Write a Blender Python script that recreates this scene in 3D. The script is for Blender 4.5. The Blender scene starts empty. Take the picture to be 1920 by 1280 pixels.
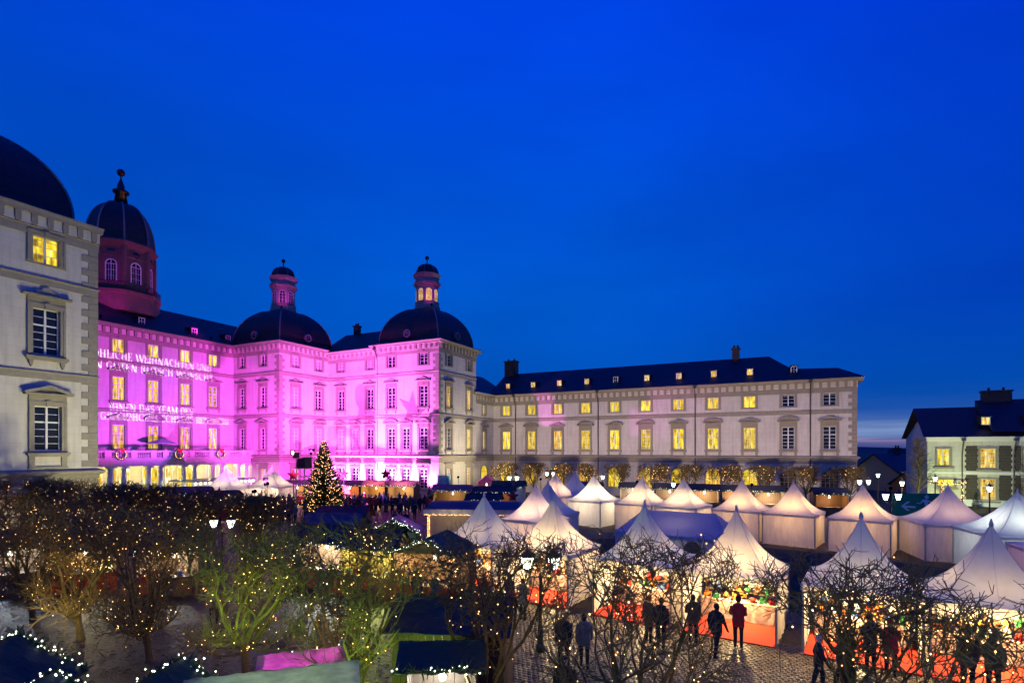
import bpy, bmesh, math, random
from mathutils import Matrix, Vector
R = math.radians
scene = bpy.context.scene
COL = scene.collection
# ------------------------------------------------------------------ camera
CAMZ = 7.0
cam = bpy.data.cameras.new('camera'); cam_o = bpy.data.objects.new('camera', cam); COL.objects.link(cam_o)
cam.sensor_width = 36.0; cam.lens = 36.0*1020/1920; cam.shift_y = (843-640)/1920.0
cam.clip_start = 0.2; cam.clip_end = 9000
cam_o.location = (0, 0, CAMZ); cam_o.rotation_euler = (R(90), 0, R(26.565))
scene.camera = cam_o
# ------------------------------------------------------------------ world: blue hour
world = bpy.data.worlds.new('World'); scene.world = world; world.use_nodes = True
nt = world.node_tree; nt.nodes.clear()
def N(t, **k):
    n = nt.nodes.new(t)
    for a, v in k.items(): setattr(n, a, v)
    return n
L_ = lambda a, b: nt.links.new(a, b)
def ramp(node, stops):
    cr = node.color_ramp
    while len(cr.elements) > 1: cr.elements.remove(cr.elements[0])
    cr.elements[0].position = stops[0][0]; cr.elements[0].color = (*stops[0][1], 1)
    for p, c in stops[1:]:
        e = cr.elements.new(p); e.color = (*c, 1)
def g3(v): return (v, v, v)
tc = N('ShaderNodeTexCoord'); sep = N('ShaderNodeSeparateXYZ'); L_(tc.outputs['Generated'], sep.inputs[0])
el = N('ShaderNodeValToRGB'); L_(sep.outputs['Z'], el.inputs[0])
ramp(el, [(0.0, (.012, .05, .22)), (.010, (.05, .062, .26)), (.02, (.03, .075, .31)), (.05, (.0, .075, .40)), (.12, (0, .082, .47)),
          (.27, (0, .100, .62)), (.45, (0, .082, .70)), (.61, (0, .060, .76)), (1, (0, .035, .62))])
dt = N('ShaderNodeVectorMath', operation='DOT_PRODUCT'); L_(tc.outputs['Generated'], dt.inputs[0]); dt.inputs[1].default_value = (.894, .447, 0)
az = N('ShaderNodeMapRange'); L_(dt.outputs['Value'], az.inputs[0]); az.inputs[1].default_value = -1; az.inputs[2].default_value = 1
azr = N('ShaderNodeValToRGB'); L_(az.outputs[0], azr.inputs[0]); ramp(azr, [(.0, (1, .78, .80)), (.2, (1, .82, .86)), (.42, (1, 1, 1)), (.58, (1, .95, .99)), (.85, (1, .48, .84)), (1, (1, .45, .8))])
sc2 = N('ShaderNodeMix', data_type='RGBA', blend_type='MULTIPLY'); hz = N('ShaderNodeMapRange'); L_(sep.outputs['Z'], hz.inputs[0]); hz.inputs[1].default_value = .03; hz.inputs[2].default_value = .22; L_(hz.outputs[0], sc2.inputs[0]); L_(el.outputs[0], sc2.inputs[6]); L_(azr.outputs[0], sc2.inputs[7])
# stratus streaks low in the west
mp = N('ShaderNodeMapping'); mp.inputs['Scale'].default_value = (2.2, 2.2, 46); L_(tc.outputs['Generated'], mp.inputs[0])
nz = N('ShaderNodeTexNoise'); nz.inputs['Scale'].default_value = 1.5; nz.inputs['Detail'].default_value = 5; L_(mp.outputs[0], nz.inputs[0])
st = N('ShaderNodeValToRGB'); L_(nz.outputs['Fac'], st.inputs[0]); ramp(st, [(.30, g3(.35)), (.55, g3(1))])
band = N('ShaderNodeValToRGB'); L_(sep.outputs['Z'], band.inputs[0]); ramp(band, [(.0, g3(.0)), (.017, g3(.2)), (.021, g3(.8)), (.030, g3(1)), (.041, g3(.95)), (.046, g3(.3)), (.062, g3(.06)), (.10, g3(0))])
mul = N('ShaderNodeMath', operation='MULTIPLY'); L_(st.outputs[0], mul.inputs[0]); L_(band.outputs[0], mul.inputs[1])
mx = N('ShaderNodeMix', data_type='RGBA'); L_(mul.outputs[0], mx.inputs[0]); L_(sc2.outputs[2], mx.inputs[6]); mx.inputs[7].default_value = (.20, .30, .57, 1)
# thin sunset line
pk = N('ShaderNodeValToRGB'); L_(sep.outputs['Z'], pk.inputs[0]); ramp(pk, [(.006, g3(.06)), (.0135, g3(.22)), (.0155, g3(1)), (.0172, g3(.9)), (.0185, g3(0))])
nz2 = N('ShaderNodeTexNoise'); nz2.inputs['Scale'].default_value = 2.6; L_(mp.outputs[0], nz2.inputs[0])
st2 = N('ShaderNodeValToRGB'); L_(nz2.outputs['Fac'], st2.inputs[0]); ramp(st2, [(.36, g3(.1)), (.6, g3(.85))])
mul2 = N('ShaderNodeMath', operation='MULTIPLY'); L_(pk.outputs[0], mul2.inputs[0]); L_(st2.outputs[0], mul2.inputs[1])
mx2 = N('ShaderNodeMix', data_type='RGBA'); L_(mul2.outputs[0], mx2.inputs[0]); L_(mx.outputs[2], mx2.inputs[6]); mx2.inputs[7].default_value = (.50, .30, .42, 1)
# large soft cloud mottling
nz3 = N('ShaderNodeTexNoise'); nz3.inputs['Scale'].default_value = 1.8; nz3.inputs['Detail'].default_value = 3
mp3 = N('ShaderNodeMapping'); mp3.inputs['Scale'].default_value = (1, 1, 3.2); L_(tc.outputs['Generated'], mp3.inputs[0]); L_(mp3.outputs[0], nz3.inputs[0])
mo = N('ShaderNodeMapRange'); L_(nz3.outputs['Fac'], mo.inputs[0]); mo.inputs[1].default_value = .3; mo.inputs[2].default_value = .7; mo.inputs[3].default_value = .86; mo.inputs[4].default_value = 1.07
sc = N('ShaderNodeMix', data_type='RGBA', blend_type='MULTIPLY'); sc.inputs[0].default_value = 1; L_(mx2.outputs[2], sc.inputs[6]); L_(mo.outputs[0], sc.inputs[7])
bg1 = N('ShaderNodeBackground'); L_(sc.outputs[2], bg1.inputs[0]); bg1.inputs[1].default_value = 1.0
sky = N('ShaderNodeTexSky', sky_type='NISHITA'); sky.sun_disc = False; sky.sun_elevation = R(-3); sky.sun_rotation = R(20); 
tn = N('ShaderNodeMix', data_type='RGBA', blend_type='MULTIPLY'); tn.inputs[0].default_value = 1; L_(sky.outputs[0], tn.inputs[6]); tn.inputs[7].default_value = (.03, .25, 1, 1)
bg2 = N('ShaderNodeBackground'); L_(tn.outputs[2], bg2.inputs[0]); bg2.inputs[1].default_value = .05
ad = N('ShaderNodeAddShader'); L_(bg1.outputs[0], ad.inputs[0]); L_(bg2.outputs[0], ad.inputs[1])
out = N('ShaderNodeOutputWorld'); L_(ad.outputs[0], out.inputs[0])
# the sun is below the horizon: only a trace of afterglow from the west
sun = bpy.data.lights.new('sun', 'SUN'); sun.energy = .02; sun.angle = R(20); sun.color = (1, .75, .6)
sun_o = bpy.data.objects.new('sun', sun); COL.objects.link(sun_o); sun_o.rotation_euler = (R(86), 0, R(160))
# ------------------------------------------------------------------ exposure
vs = scene.view_settings; vs.view_transform = 'Standard'; vs.look = 'None'; vs.exposure = 0; vs.gamma = 1; vs.use_curve_mapping = False
cy = scene.cycles; cy.use_denoising = True; cy.adaptive_threshold = .015; cy.max_bounces = 4; cy.diffuse_bounces = 2; cy.glossy_bounces = 2; cy.transmission_bounces = 4
cy.transparent_max_bounces = 6; cy.sample_clamp_indirect = 3; cy.use_light_tree = True; cy.caustics_reflective = False; cy.caustics_refractive = False

# ================================================================== helpers
class MB:
    def __init__(s): s.v = []; s.f = []; s.m = []; s.cm = 0
    def add(s, vs, fs):
        o = len(s.v); s.v += [tuple(p) for p in vs]
        for f in fs: s.f.append([i+o for i in f]); s.m.append(s.cm)
    def box(s, x0, x1, y0, y1, z0, z1):
        s.add([(x0,y0,z0),(x1,y0,z0),(x1,y1,z0),(x0,y1,z0),(x0,y0,z1),(x1,y0,z1),(x1,y1,z1),(x0,y1,z1)],
              [(0,3,2,1),(4,5,6,7),(0,1,5,4),(1,2,6,5),(2,3,7,6),(3,0,4,7)])
    def quad(s, a, b, c, d): s.add([a,b,c,d], [(0,1,2,3)])
    def prism(s, poly, y0, y1):            # poly in (x,z), extruded along y
        n = len(poly)
        s.add([(x,y0,z) for x,z in poly]+[(x,y1,z) for x,z in poly],
              [tuple(range(n)), tuple(range(2*n-1,n-1,-1))]+[(i,i+n,(i+1)%n+n,(i+1)%n) for i in range(n)])
    def tube(s, pts, rs, n=6, cap=True):
        rings = []; prev = None
        for i, p in enumerate(pts):
            p = Vector(p)
            d = (Vector(pts[min(i+1,len(pts)-1)])-Vector(pts[max(i-1,0)])).normalized()
            a = Vector((0,0,1)) if abs(d.z) < .9 else Vector((1,0,0))
            u = d.cross(a).normalized() if prev is None else (prev-d*prev.dot(d)).normalized()
            prev = u; w = d.cross(u)
            rings.append([p+(u*math.cos(2*math.pi*k/n)+w*math.sin(2*math.pi*k/n))*rs[i] for k in range(n)])
        vs = [q for r in rings for q in r]; fs = []
        for i in range(len(pts)-1):
            for k in range(n): fs.append((i*n+k, i*n+(k+1)%n, (i+1)*n+(k+1)%n, (i+1)*n+k))
        if cap: fs += [tuple(range(n-1,-1,-1)), tuple(range((len(pts)-1)*n, len(pts)*n))]
        s.add(vs, fs)
    def lathe(s, prof, n=16, ph=0, cx=0, cy=0, sq=1.0):
        vs = []; fs = []
        for r, z in prof:
            for k in range(n):
                a = ph+2*math.pi*k/n; vs.append((cx+r*math.cos(a)*sq, cy+r*math.sin(a)*sq, z))
        for i in range(len(prof)-1):
            for k in range(n): fs.append((i*n+k, i*n+(k+1)%n, (i+1)*n+(k+1)%n, (i+1)*n+k))
        fs += [tuple(range(n-1,-1,-1)), tuple(range((len(prof)-1)*n, len(prof)*n))]
        s.add(vs, fs)
    def octa(s, p, r):
        x,y,z = p
        s.add([(x+r,y,z),(x-r,y,z),(x,y+r,z),(x,y-r,z),(x,y,z+r),(x,y,z-r)], [(0,2,4),(2,1,4),(1,3,4),(3,0,4),(2,0,5),(1,2,5),(3,1,5),(0,3,5)])
    def ring(s, x0, x1, y0, y1, prof):     # prof (out, z) swept round a rectangle, mitred
        vs = []; fs = []; n = len(prof)
        for o, z in prof: vs += [(x0-o,y0-o,z),(x1+o,y0-o,z),(x1+o,y1+o,z),(x0-o,y1+o,z)]
        for i in range(n-1):
            for k in range(4): fs.append((i*4+k, i*4+(k+1)%4, (i+1)*4+(k+1)%4, (i+1)*4+k))
        s.add(vs, fs)
    def mesh(s, name, mats, smooth=False):
        me = bpy.data.meshes.new(name); me.from_pydata(s.v, [], s.f)
        for m in (mats if isinstance(mats, (list, tuple)) else [mats]): me.materials.append(m)
        if any(s.m): me.polygons.foreach_set('material_index', s.m)
        if smooth: me.polygons.foreach_set('use_smooth', [True]*len(me.polygons))
        me.update(); return me
MW = {}
def new(name, data, parent=None, M=None):
    o = bpy.data.objects.new(name, data); COL.objects.link(o)
    M = M if M is not None else (MW[parent.name] if parent else Matrix())
    if parent: o.parent = parent; o.matrix_basis = MW[parent.name].inverted() @ M
    else: o.matrix_basis = M
    MW[o.name] = M
    return o
def T(x, y, z, rz=0, s=1): return Matrix.Translation((x,y,z)) @ Matrix.Rotation(rz,4,'Z') @ Matrix.Scale(s,4)
def tag(o, label=None, cat=None, group=None, kind=None):
    if label: o['label'] = label
    if cat: o['category'] = cat
    if group: o['group'] = group
    if kind: o['kind'] = kind
    return o
def thing(name, label, cat, M, group=None):
    return tag(new(name, None, None, M), label, cat, group)
def copy_tree(o, M, parent=None):
    c = o.copy(); COL.objects.link(c)
    if parent is None: c.matrix_basis = M; MW[c.name] = M
    else:
        c.parent = parent; MW[c.name] = MW[parent.name] @ c.matrix_basis
    for ch in list(KIDS.get(o.name, o.children)): copy_tree(ch, None, c)
    return c
KIDS = {}
def kids(o):                     # remember a prototype's children before it is copied
    KIDS[o.name] = list(o.children)
    for c in o.children: kids(c)
def lamp(name, kind, parent, M, energy, color, **k):
    l = bpy.data.lights.new(name, kind); l.energy = energy; l.color = color
    for a, v in k.items(): setattr(l, a, v)
    return new(name, l, parent, M)
def aim(p, q):
    d = Vector(q)-Vector(p)
    return Matrix.Translation(p) @ d.to_track_quat('-Z','Y').to_matrix().to_4x4()
ORD = ['first','second','third','fourth','fifth','sixth','seventh','eighth','ninth','tenth','eleventh','twelfth','thirteenth','fourteenth']

# ------------------------------------------------------------------ materials
def mat(name, col, rough=.8, noise=0, nscale=4, col2=None, bump=0, metal=0, trans=0, stretch=(1,1,1), spec=.5):
    m = bpy.data.materials.new(name); m.use_nodes = True; t = m.node_tree; b = t.nodes['Principled BSDF']
    b.inputs['Base Color'].default_value = (*col,1); b.inputs['Roughness'].default_value = rough; b.inputs['Metallic'].default_value = metal
    b.inputs['Specular IOR Level'].default_value = spec
    if noise or bump:
        c = t.nodes.new('ShaderNodeTexCoord'); mpn = t.nodes.new('ShaderNodeMapping'); mpn.inputs['Scale'].default_value = stretch
        n = t.nodes.new('ShaderNodeTexNoise'); n.inputs['Scale'].default_value = nscale; n.inputs['Detail'].default_value = 6; n.inputs['Roughness'].default_value = .65
        t.links.new(c.outputs['Object'], mpn.inputs[0]); t.links.new(mpn.outputs[0], n.inputs[0])
        if noise:
            r = t.nodes.new('ShaderNodeValToRGB'); ramp(r, [(.3, col), (.72, col2 or tuple(x*(1-noise) for x in col))])
            t.links.new(n.outputs['Fac'], r.inputs[0]); t.links.new(r.outputs[0], b.inputs['Base Color'])
        if bump:
            bu = t.nodes.new('ShaderNodeBump'); bu.inputs['Strength'].default_value = bump; bu.inputs['Distance'].default_value = .05
            t.links.new(n.outputs['Fac'], bu.inputs['Height']); t.links.new(bu.outputs[0], b.inputs['Normal'])
    if trans:
        o = t.nodes['Material Output']; tr = t.nodes.new('ShaderNodeBsdfTranslucent'); tr.inputs[0].default_value = (*col,1)
        mxs = t.nodes.new('ShaderNodeMixShader'); mxs.inputs[0].default_value = trans
        t.links.new(b.outputs[0], mxs.inputs[1]); t.links.new(tr.outputs[0], mxs.inputs[2]); t.links.new(mxs.outputs[0], o.inputs[0])
        if noise: t.links.new(r.outputs[0], tr.inputs[0])
    return m
def emit(name, col, st, sample=True, vary=False):
    m = bpy.data.materials.new(name); m.use_nodes = True; t = m.node_tree; b = t.nodes['Principled BSDF']
    b.inputs['Base Color'].default_value = (.02,.02,.02,1); b.inputs['Emission Color'].default_value = (*col,1); b.inputs['Emission Strength'].default_value = st
    if not sample: m.cycles.emission_sampling = 'NONE'
    if vary:                                            # every little bulb has its own brightness
        g = t.nodes.new('ShaderNodeNewGeometry'); r = t.nodes.new('ShaderNodeMapRange'); r.inputs[3].default_value = st*.15; r.inputs[4].default_value = st*1.6
        t.links.new(g.outputs['Random Per Island'], r.inputs[0]); t.links.new(r.outputs[0], b.inputs['Emission Strength'])
    return m
def litpane(name, c0, c1, st):
    """a lit room behind curtains: folds, a darker valance and one brighter spot, varied per window"""
    m = bpy.data.materials.new(name); m.use_nodes = True; t = m.node_tree; b = t.nodes['Principled BSDF']
    c = t.nodes.new('ShaderNodeTexCoord'); oi = t.nodes.new('ShaderNodeObjectInfo')
    cb = t.nodes.new('ShaderNodeCombineXYZ'); mu = t.nodes.new('ShaderNodeMath'); mu.operation = 'MULTIPLY'; mu.inputs[1].default_value = 37
    t.links.new(oi.outputs['Random'], mu.inputs[0]); t.links.new(mu.outputs[0], cb.inputs[1]); t.links.new(mu.outputs[0], cb.inputs[0])
    av = t.nodes.new('ShaderNodeVectorMath'); t.links.new(c.outputs['Object'], av.inputs[0]); t.links.new(cb.outputs[0], av.inputs[1])
    mpn = t.nodes.new('ShaderNodeMapping'); mpn.inputs['Scale'].default_value = (2.6, 1, .55); t.links.new(av.outputs[0], mpn.inputs[0])
    n = t.nodes.new('ShaderNodeTexNoise'); n.inputs['Scale'].default_value = 1.7; n.inputs['Detail'].default_value = 3; t.links.new(mpn.outputs[0], n.inputs[0])
    r = t.nodes.new('ShaderNodeValToRGB'); ramp(r, [(.32, tuple(x*.22 for x in c0)), (.44, tuple(x*.75 for x in c0)), (.54, c0), (.66, c1), (.74, (1,.97,.62))]); t.links.new(n.outputs['Fac'], r.inputs[0])
    b.inputs['Base Color'].default_value = (.05,.04,.03,1); b.inputs['Roughness'].default_value = .15
    t.links.new(r.outputs[0], b.inputs['Emission Color']); mr = t.nodes.new('ShaderNodeMapRange'); mr.inputs[3].default_value = st*.75; mr.inputs[4].default_value = st*1.35
    t.links.new(oi.outputs['Random'], mr.inputs[0]); t.links.new(mr.outputs[0], b.inputs['Emission Strength'])
    return m
def plaster(name, a, joint, bw, bh):
    m = mat(name, a, .85); t = m.node_tree; b = t.nodes['Principled BSDF']
    c = t.nodes.new('ShaderNodeTexCoord')
    n = t.nodes.new('ShaderNodeTexNoise'); n.inputs['Scale'].default_value = .7; n.inputs['Detail'].default_value = 8; n.inputs['Roughness'].default_value = .7
    t.links.new(c.outputs['Object'], n.inputs[0])
    r = t.nodes.new('ShaderNodeValToRGB'); ramp(r, [(.3, tuple(x*.86 for x in a)), (.62, a)]); t.links.new(n.outputs['Fac'], r.inputs[0])
    mpn = t.nodes.new('ShaderNodeMapping'); mpn.inputs['Scale'].default_value = (1.3,1.3,.12); t.links.new(c.outputs['Object'], mpn.inputs[0])
    n2 = t.nodes.new('ShaderNodeTexNoise'); n2.inputs['Scale'].default_value = 2.2; n2.inputs['Detail'].default_value = 4; t.links.new(mpn.outputs[0], n2.inputs[0])
    r2 = t.nodes.new('ShaderNodeValToRGB'); ramp(r2, [(.34, g3(.86)), (.55, g3(1))]); t.links.new(n2.outputs['Fac'], r2.inputs[0])
    x = t.nodes.new('ShaderNodeMix'); x.data_type = 'RGBA'; x.blend_type = 'MULTIPLY'; x.inputs[0].default_value = 1
    t.links.new(r.outputs[0], x.inputs[6]); t.links.new(r2.outputs[0], x.inputs[7])
    sp = t.nodes.new('ShaderNodeSeparateXYZ'); t.links.new(c.outputs['Object'], sp.inputs[0])
    cb = t.nodes.new('ShaderNodeCombineXYZ'); t.links.new(sp.outputs[0], cb.inputs[0]); t.links.new(sp.outputs[2], cb.inputs[1])
    k = t.nodes.new('ShaderNodeTexBrick'); k.inputs['Scale'].default_value = 1; k.inputs['Brick Width'].default_value = bw; k.inputs['Row Height'].default_value = bh
    k.inputs['Mortar Size'].default_value = .012; k.inputs['Color1'].default_value = (1,1,1,1); k.inputs['Color2'].default_value = (.97,.97,.97,1); k.inputs['Mortar'].default_value = (joint,joint,joint,1)
    t.links.new(cb.outputs[0], k.inputs[0])
    y = t.nodes.new('ShaderNodeMix'); y.data_type = 'RGBA'; y.blend_type = 'MULTIPLY'; y.inputs[0].default_value = 1
    t.links.new(x.outputs[2], y.inputs[6]); t.links.new(k.outputs['Color'], y.inputs[7]); t.links.new(y.outputs[2], b.inputs['Base Color'])
    return m
m_wall = plaster('white_plaster', (.64,.61,.53), .82, 1.35, .62)
m_base = plaster('base_plaster', (.56,.53,.44), .75, 1.6, .7)
m_stone = mat('grey_stone', (.33,.30,.235), .85, .25, 3, bump=.2)
m_slate = mat('dark_slate', (.017,.016,.018), .6, .4, 9, bump=.3)
t_ = m_slate.node_tree; c_ = t_.nodes.new('ShaderNodeTexCoord'); sp_ = t_.nodes.new('ShaderNodeSeparateXYZ'); t_.links.new(c_.outputs['Object'], sp_.inputs[0])
ad_ = t_.nodes.new('ShaderNodeMath'); t_.links.new(sp_.outputs[0], ad_.inputs[0]); t_.links.new(sp_.outputs[1], ad_.inputs[1])
cb_ = t_.nodes.new('ShaderNodeCombineXYZ'); t_.links.new(ad_.outputs[0], cb_.inputs[0]); t_.links.new(sp_.outputs[2], cb_.inputs[1])
bk_ = t_.nodes.new('ShaderNodeTexBrick'); t_.links.new(cb_.outputs[0], bk_.inputs[0])
for a_, v_ in (('Scale',1),('Brick Width',.34),('Row Height',.22),('Mortar Size',.012)): bk_.inputs[a_].default_value = v_
bk_.inputs['Color1'].default_value = (.024,.023,.026,1); bk_.inputs['Color2'].default_value = (.012,.012,.014,1); bk_.inputs['Mortar'].default_value = (.004,.004,.005,1)
t_.links.new(bk_.outputs['Color'], t_.nodes['Principled BSDF'].inputs['Base Color'])
m_lead = mat('lead_flashing', (.20,.20,.23), .5, .2, 5)
m_frame = mat('white_window_paint', (.74,.74,.72), .5)
m_glass = mat('dark_window_glass', (.012,.014,.022), .08, spec=.6)
m_lit = litpane('lit_room_yellow', (.88,.58,.0), (1.0,.90,.10), 1.1)
m_litw = litpane('lit_room_gold', (.80,.45,.02), (1.0,.84,.25), 1.05)
m_curt = mat('net_curtain', (.5,.48,.45), .9, .5, 5, (.12,.12,.13), stretch=(5,1,.3))
m_pipe = mat('copper_pipe', (.06,.05,.05), .5)
m_tent = mat('tent_fabric', (.84,.80,.70), .7, .16, 1.6, bump=.5, trans=.36, stretch=(1,1,.4))
m_tentb = mat('heavy_tent_fabric', (.84,.85,.66), .7, .16, 1.6, bump=.5, trans=.10, stretch=(1,1,.4))
m_tentwall = mat('tent_wall_fabric', (.83,.78,.70), .8, .25, 2.4, bump=.6, trans=.27, stretch=(2.5,2.5,.5))
m_alu = mat('aluminium', (.42,.42,.43), .4, metal=.7)
m_red = mat('red_cloth', (.72,.05,.02), .9, .25, 6)
m_wood = mat('stall_wood', (.20,.12,.06), .8, .4, 8, stretch=(1,1,8))
m_darkwood = mat('dark_wood', (.07,.045,.03), .8, .4, 6)
m_bark = mat('bark', (.10,.075,.028), .9, .45, 9, (.05,.04,.016), bump=.5)
m_twig = mat('twig_bark', (.12,.088,.03), .9)
m_fairy = emit('fairy_light', (1,.52,.17), 6.5, False, True)
m_fairyw = emit('cool_fairy_light', (.90,1,.72), 5, False, True)
m_garland = mat('fir_garland', (.02,.05,.025), .9)
m_iron = mat('black_iron', (.02,.025,.022), .5)
m_lampglass = emit('lamp_glass', (.95,1,.78), 14)
m_cobble = mat('cobble_stone', (.30,.205,.075), .42, .6, 2.5, (.12,.082,.03), bump=.3)
m_green = mat('green_canvas', (.01,.12,.05), .8)
m_ball = mat('finial_metal', (.12,.05,.04), .35, metal=.6)
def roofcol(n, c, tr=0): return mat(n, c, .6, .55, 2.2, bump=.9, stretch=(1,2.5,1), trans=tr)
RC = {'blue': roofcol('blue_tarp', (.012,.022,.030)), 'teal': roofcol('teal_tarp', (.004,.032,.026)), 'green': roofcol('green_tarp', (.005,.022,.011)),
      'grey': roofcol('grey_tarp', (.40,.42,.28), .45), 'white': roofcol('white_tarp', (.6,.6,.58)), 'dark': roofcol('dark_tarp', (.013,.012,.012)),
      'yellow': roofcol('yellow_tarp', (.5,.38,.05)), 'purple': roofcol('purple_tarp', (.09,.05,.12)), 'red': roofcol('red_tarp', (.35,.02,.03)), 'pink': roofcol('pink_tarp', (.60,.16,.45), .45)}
MAG = (1.0, .095, .96)
WARM = (1.0, .80, .50)

# ================================================================== setting
def cobble_mat():
    m = mat('courtyard_paving', (.15,.135,.115), .6); t = m.node_tree; b = t.nodes['Principled BSDF']
    c = t.nodes.new('ShaderNodeTexCoord'); v = t.nodes.new('ShaderNodeTexVoronoi'); v.inputs['Scale'].default_value = 5.2; v.feature = 'DISTANCE_TO_EDGE'
    v2 = t.nodes.new('ShaderNodeTexVoronoi'); v2.inputs['Scale'].default_value = 5.2
    n = t.nodes.new('ShaderNodeTexNoise'); n.inputs['Scale'].default_value = .55; n.inputs['Detail'].default_value = 9; n.inputs['Roughness'].default_value = .75
    for q in (v, v2, n): t.links.new(c.outputs['Object'], q.inputs[0])
    r = t.nodes.new('ShaderNodeValToRGB'); ramp(r, [(0, g3(.25)), (.09, g3(1))]); t.links.new(v.outputs[0], r.inputs[0])
    r2 = t.nodes.new('ShaderNodeValToRGB'); ramp(r2, [(.34, (.085,.060,.020)), (.5, (.036,.026,.009)), (.62, (.014,.010,.004))]); t.links.new(n.outputs[0], r2.inputs[0])
    x = t.nodes.new('ShaderNodeMix'); x.data_type = 'RGBA'; x.blend_type = 'MULTIPLY'; x.inputs[0].default_value = 1
    t.links.new(r.outputs[0], x.inputs[6]); t.links.new(r2.outputs[0], x.inputs[7]); t.links.new(x.outputs[2], b.inputs['Base Color'])
    bu = t.nodes.new('ShaderNodeBump'); bu.inputs['Strength'].default_value = .6; bu.inputs['Distance'].default_value = .03
    t.links.new(r.outputs[0], bu.inputs['Height']); t.links.new(bu.outputs[0], b.inputs['Normal'])
    return m
b = MB(); b.quad((-5000,-5000,0),(5000,-5000,0),(5000,5000,0),(-5000,5000,0))
tag(new('ground', b.mesh('ground', mat('dark_earth', (.03,.035,.025), .95, .4, .05))), 'dark open ground stretching to the horizon', None, None, 'structure')
b = MB(); b.quad((-76,-8,.004),(34,-8,.004),(34,84,.004),(-76,84,.004))
paving = tag(new('courtyard_paving', b.mesh('courtyard_paving', cobble_mat())), 'cobbled palace courtyard', None, None, 'structure')
b = MB(); rg = random.Random(3)
for j in range(64):
    for i in range(104):
        x = -10.5+i*.17+(j%2)*.085+rg.uniform(-.012,.012); y = 11.5+j*.165+rg.uniform(-.012,.012)
        w = .073+rg.uniform(-.008,.006); d = .07+rg.uniform(-.008,.006); h = .03+rg.uniform(-.008,.008); k = .62
        b.add([(x-w,y-d,.004),(x+w,y-d,.004),(x+w,y+d,.004),(x-w,y+d,.004),(x-w*k,y-d*k,h),(x+w*k,y-d*k,h),(x+w*k,y+d*k,h),(x-w*k,y+d*k,h)],
              [(4,5,6,7),(0,1,5,4),(1,2,6,5),(2,3,7,6),(3,0,4,7)])
tag(new('cobbles', b.mesh('cobbles', m_cobble), paving), kind='stuff')
b = MB(); n = 64
pts = [(-1.5+15.5*math.cos(2*math.pi*k/n), 34.8-1.5*math.cos(2*math.pi*k/n)+8.2*math.sin(2*math.pi*k/n), .008) for k in range(n)]
b.add(pts, [tuple(range(n))])
tag(new('lawn', b.mesh('lawn', mat('night_grass', (.018,.032,.012), .95, .5, 3))), 'dark oval lawn between the two rows of white tents', None, None, 'structure')
b = MB(); hp = []
rg = random.Random(8)
for k in range(73):
    a = R(20+k*2); rr = 3300+500*math.sin(k*.7); z = 26+12*math.sin(k*.31+1)+8*math.sin(k*.83)
    hp.append(((rr*math.cos(a), rr*math.sin(a)), z))
for (p,z),(q,z2) in zip(hp[:-1], hp[1:]):
    b.quad((p[0]*.8,p[1]*.8,-1),(q[0]*.8,q[1]*.8,-1),(q[0],q[1],z2),(p[0],p[1],z))
    b.quad((p[0],p[1],z),(q[0],q[1],z2),(q[0]*1.3,q[1]*1.3,-1),(p[0]*1.3,p[1]*1.3,-1))
tag(new('hills', b.mesh('hills', mat('far_wooded_hills', (.02,.03,.045), 1))), 'low dark wooded hills along the horizon', None, None, 'structure')

# fallen leaves under the near trees
b = MB(); rg = random.Random(12)
for k in range(5200):
    x, y = rg.uniform(-40,-4), rg.gauss(12.5,3.6); a = rg.uniform(0,6.28); l = rg.uniform(.05,.11); ca, sa = math.cos(a)*l, math.sin(a)*l; z = .012+rg.random()*.02
    b.cm = rg.randrange(2); b.add([(x-ca,y-sa,z),(x+sa*.5,y-ca*.5,z+rg.uniform(0,.03)),(x+ca,y+sa,z),(x-sa*.5,y+ca*.5,z+rg.uniform(0,.03))],[(0,1,2),(0,2,3)])
tag(new('fallen_leaves', b.mesh('fallen_leaves', [mat('dry_leaf', (.20,.12,.035), .9), mat('dark_leaf', (.03,.02,.008), .9)])), 'brown fallen leaves scattered under the near trees', 'leaves', None, 'stuff')
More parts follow.
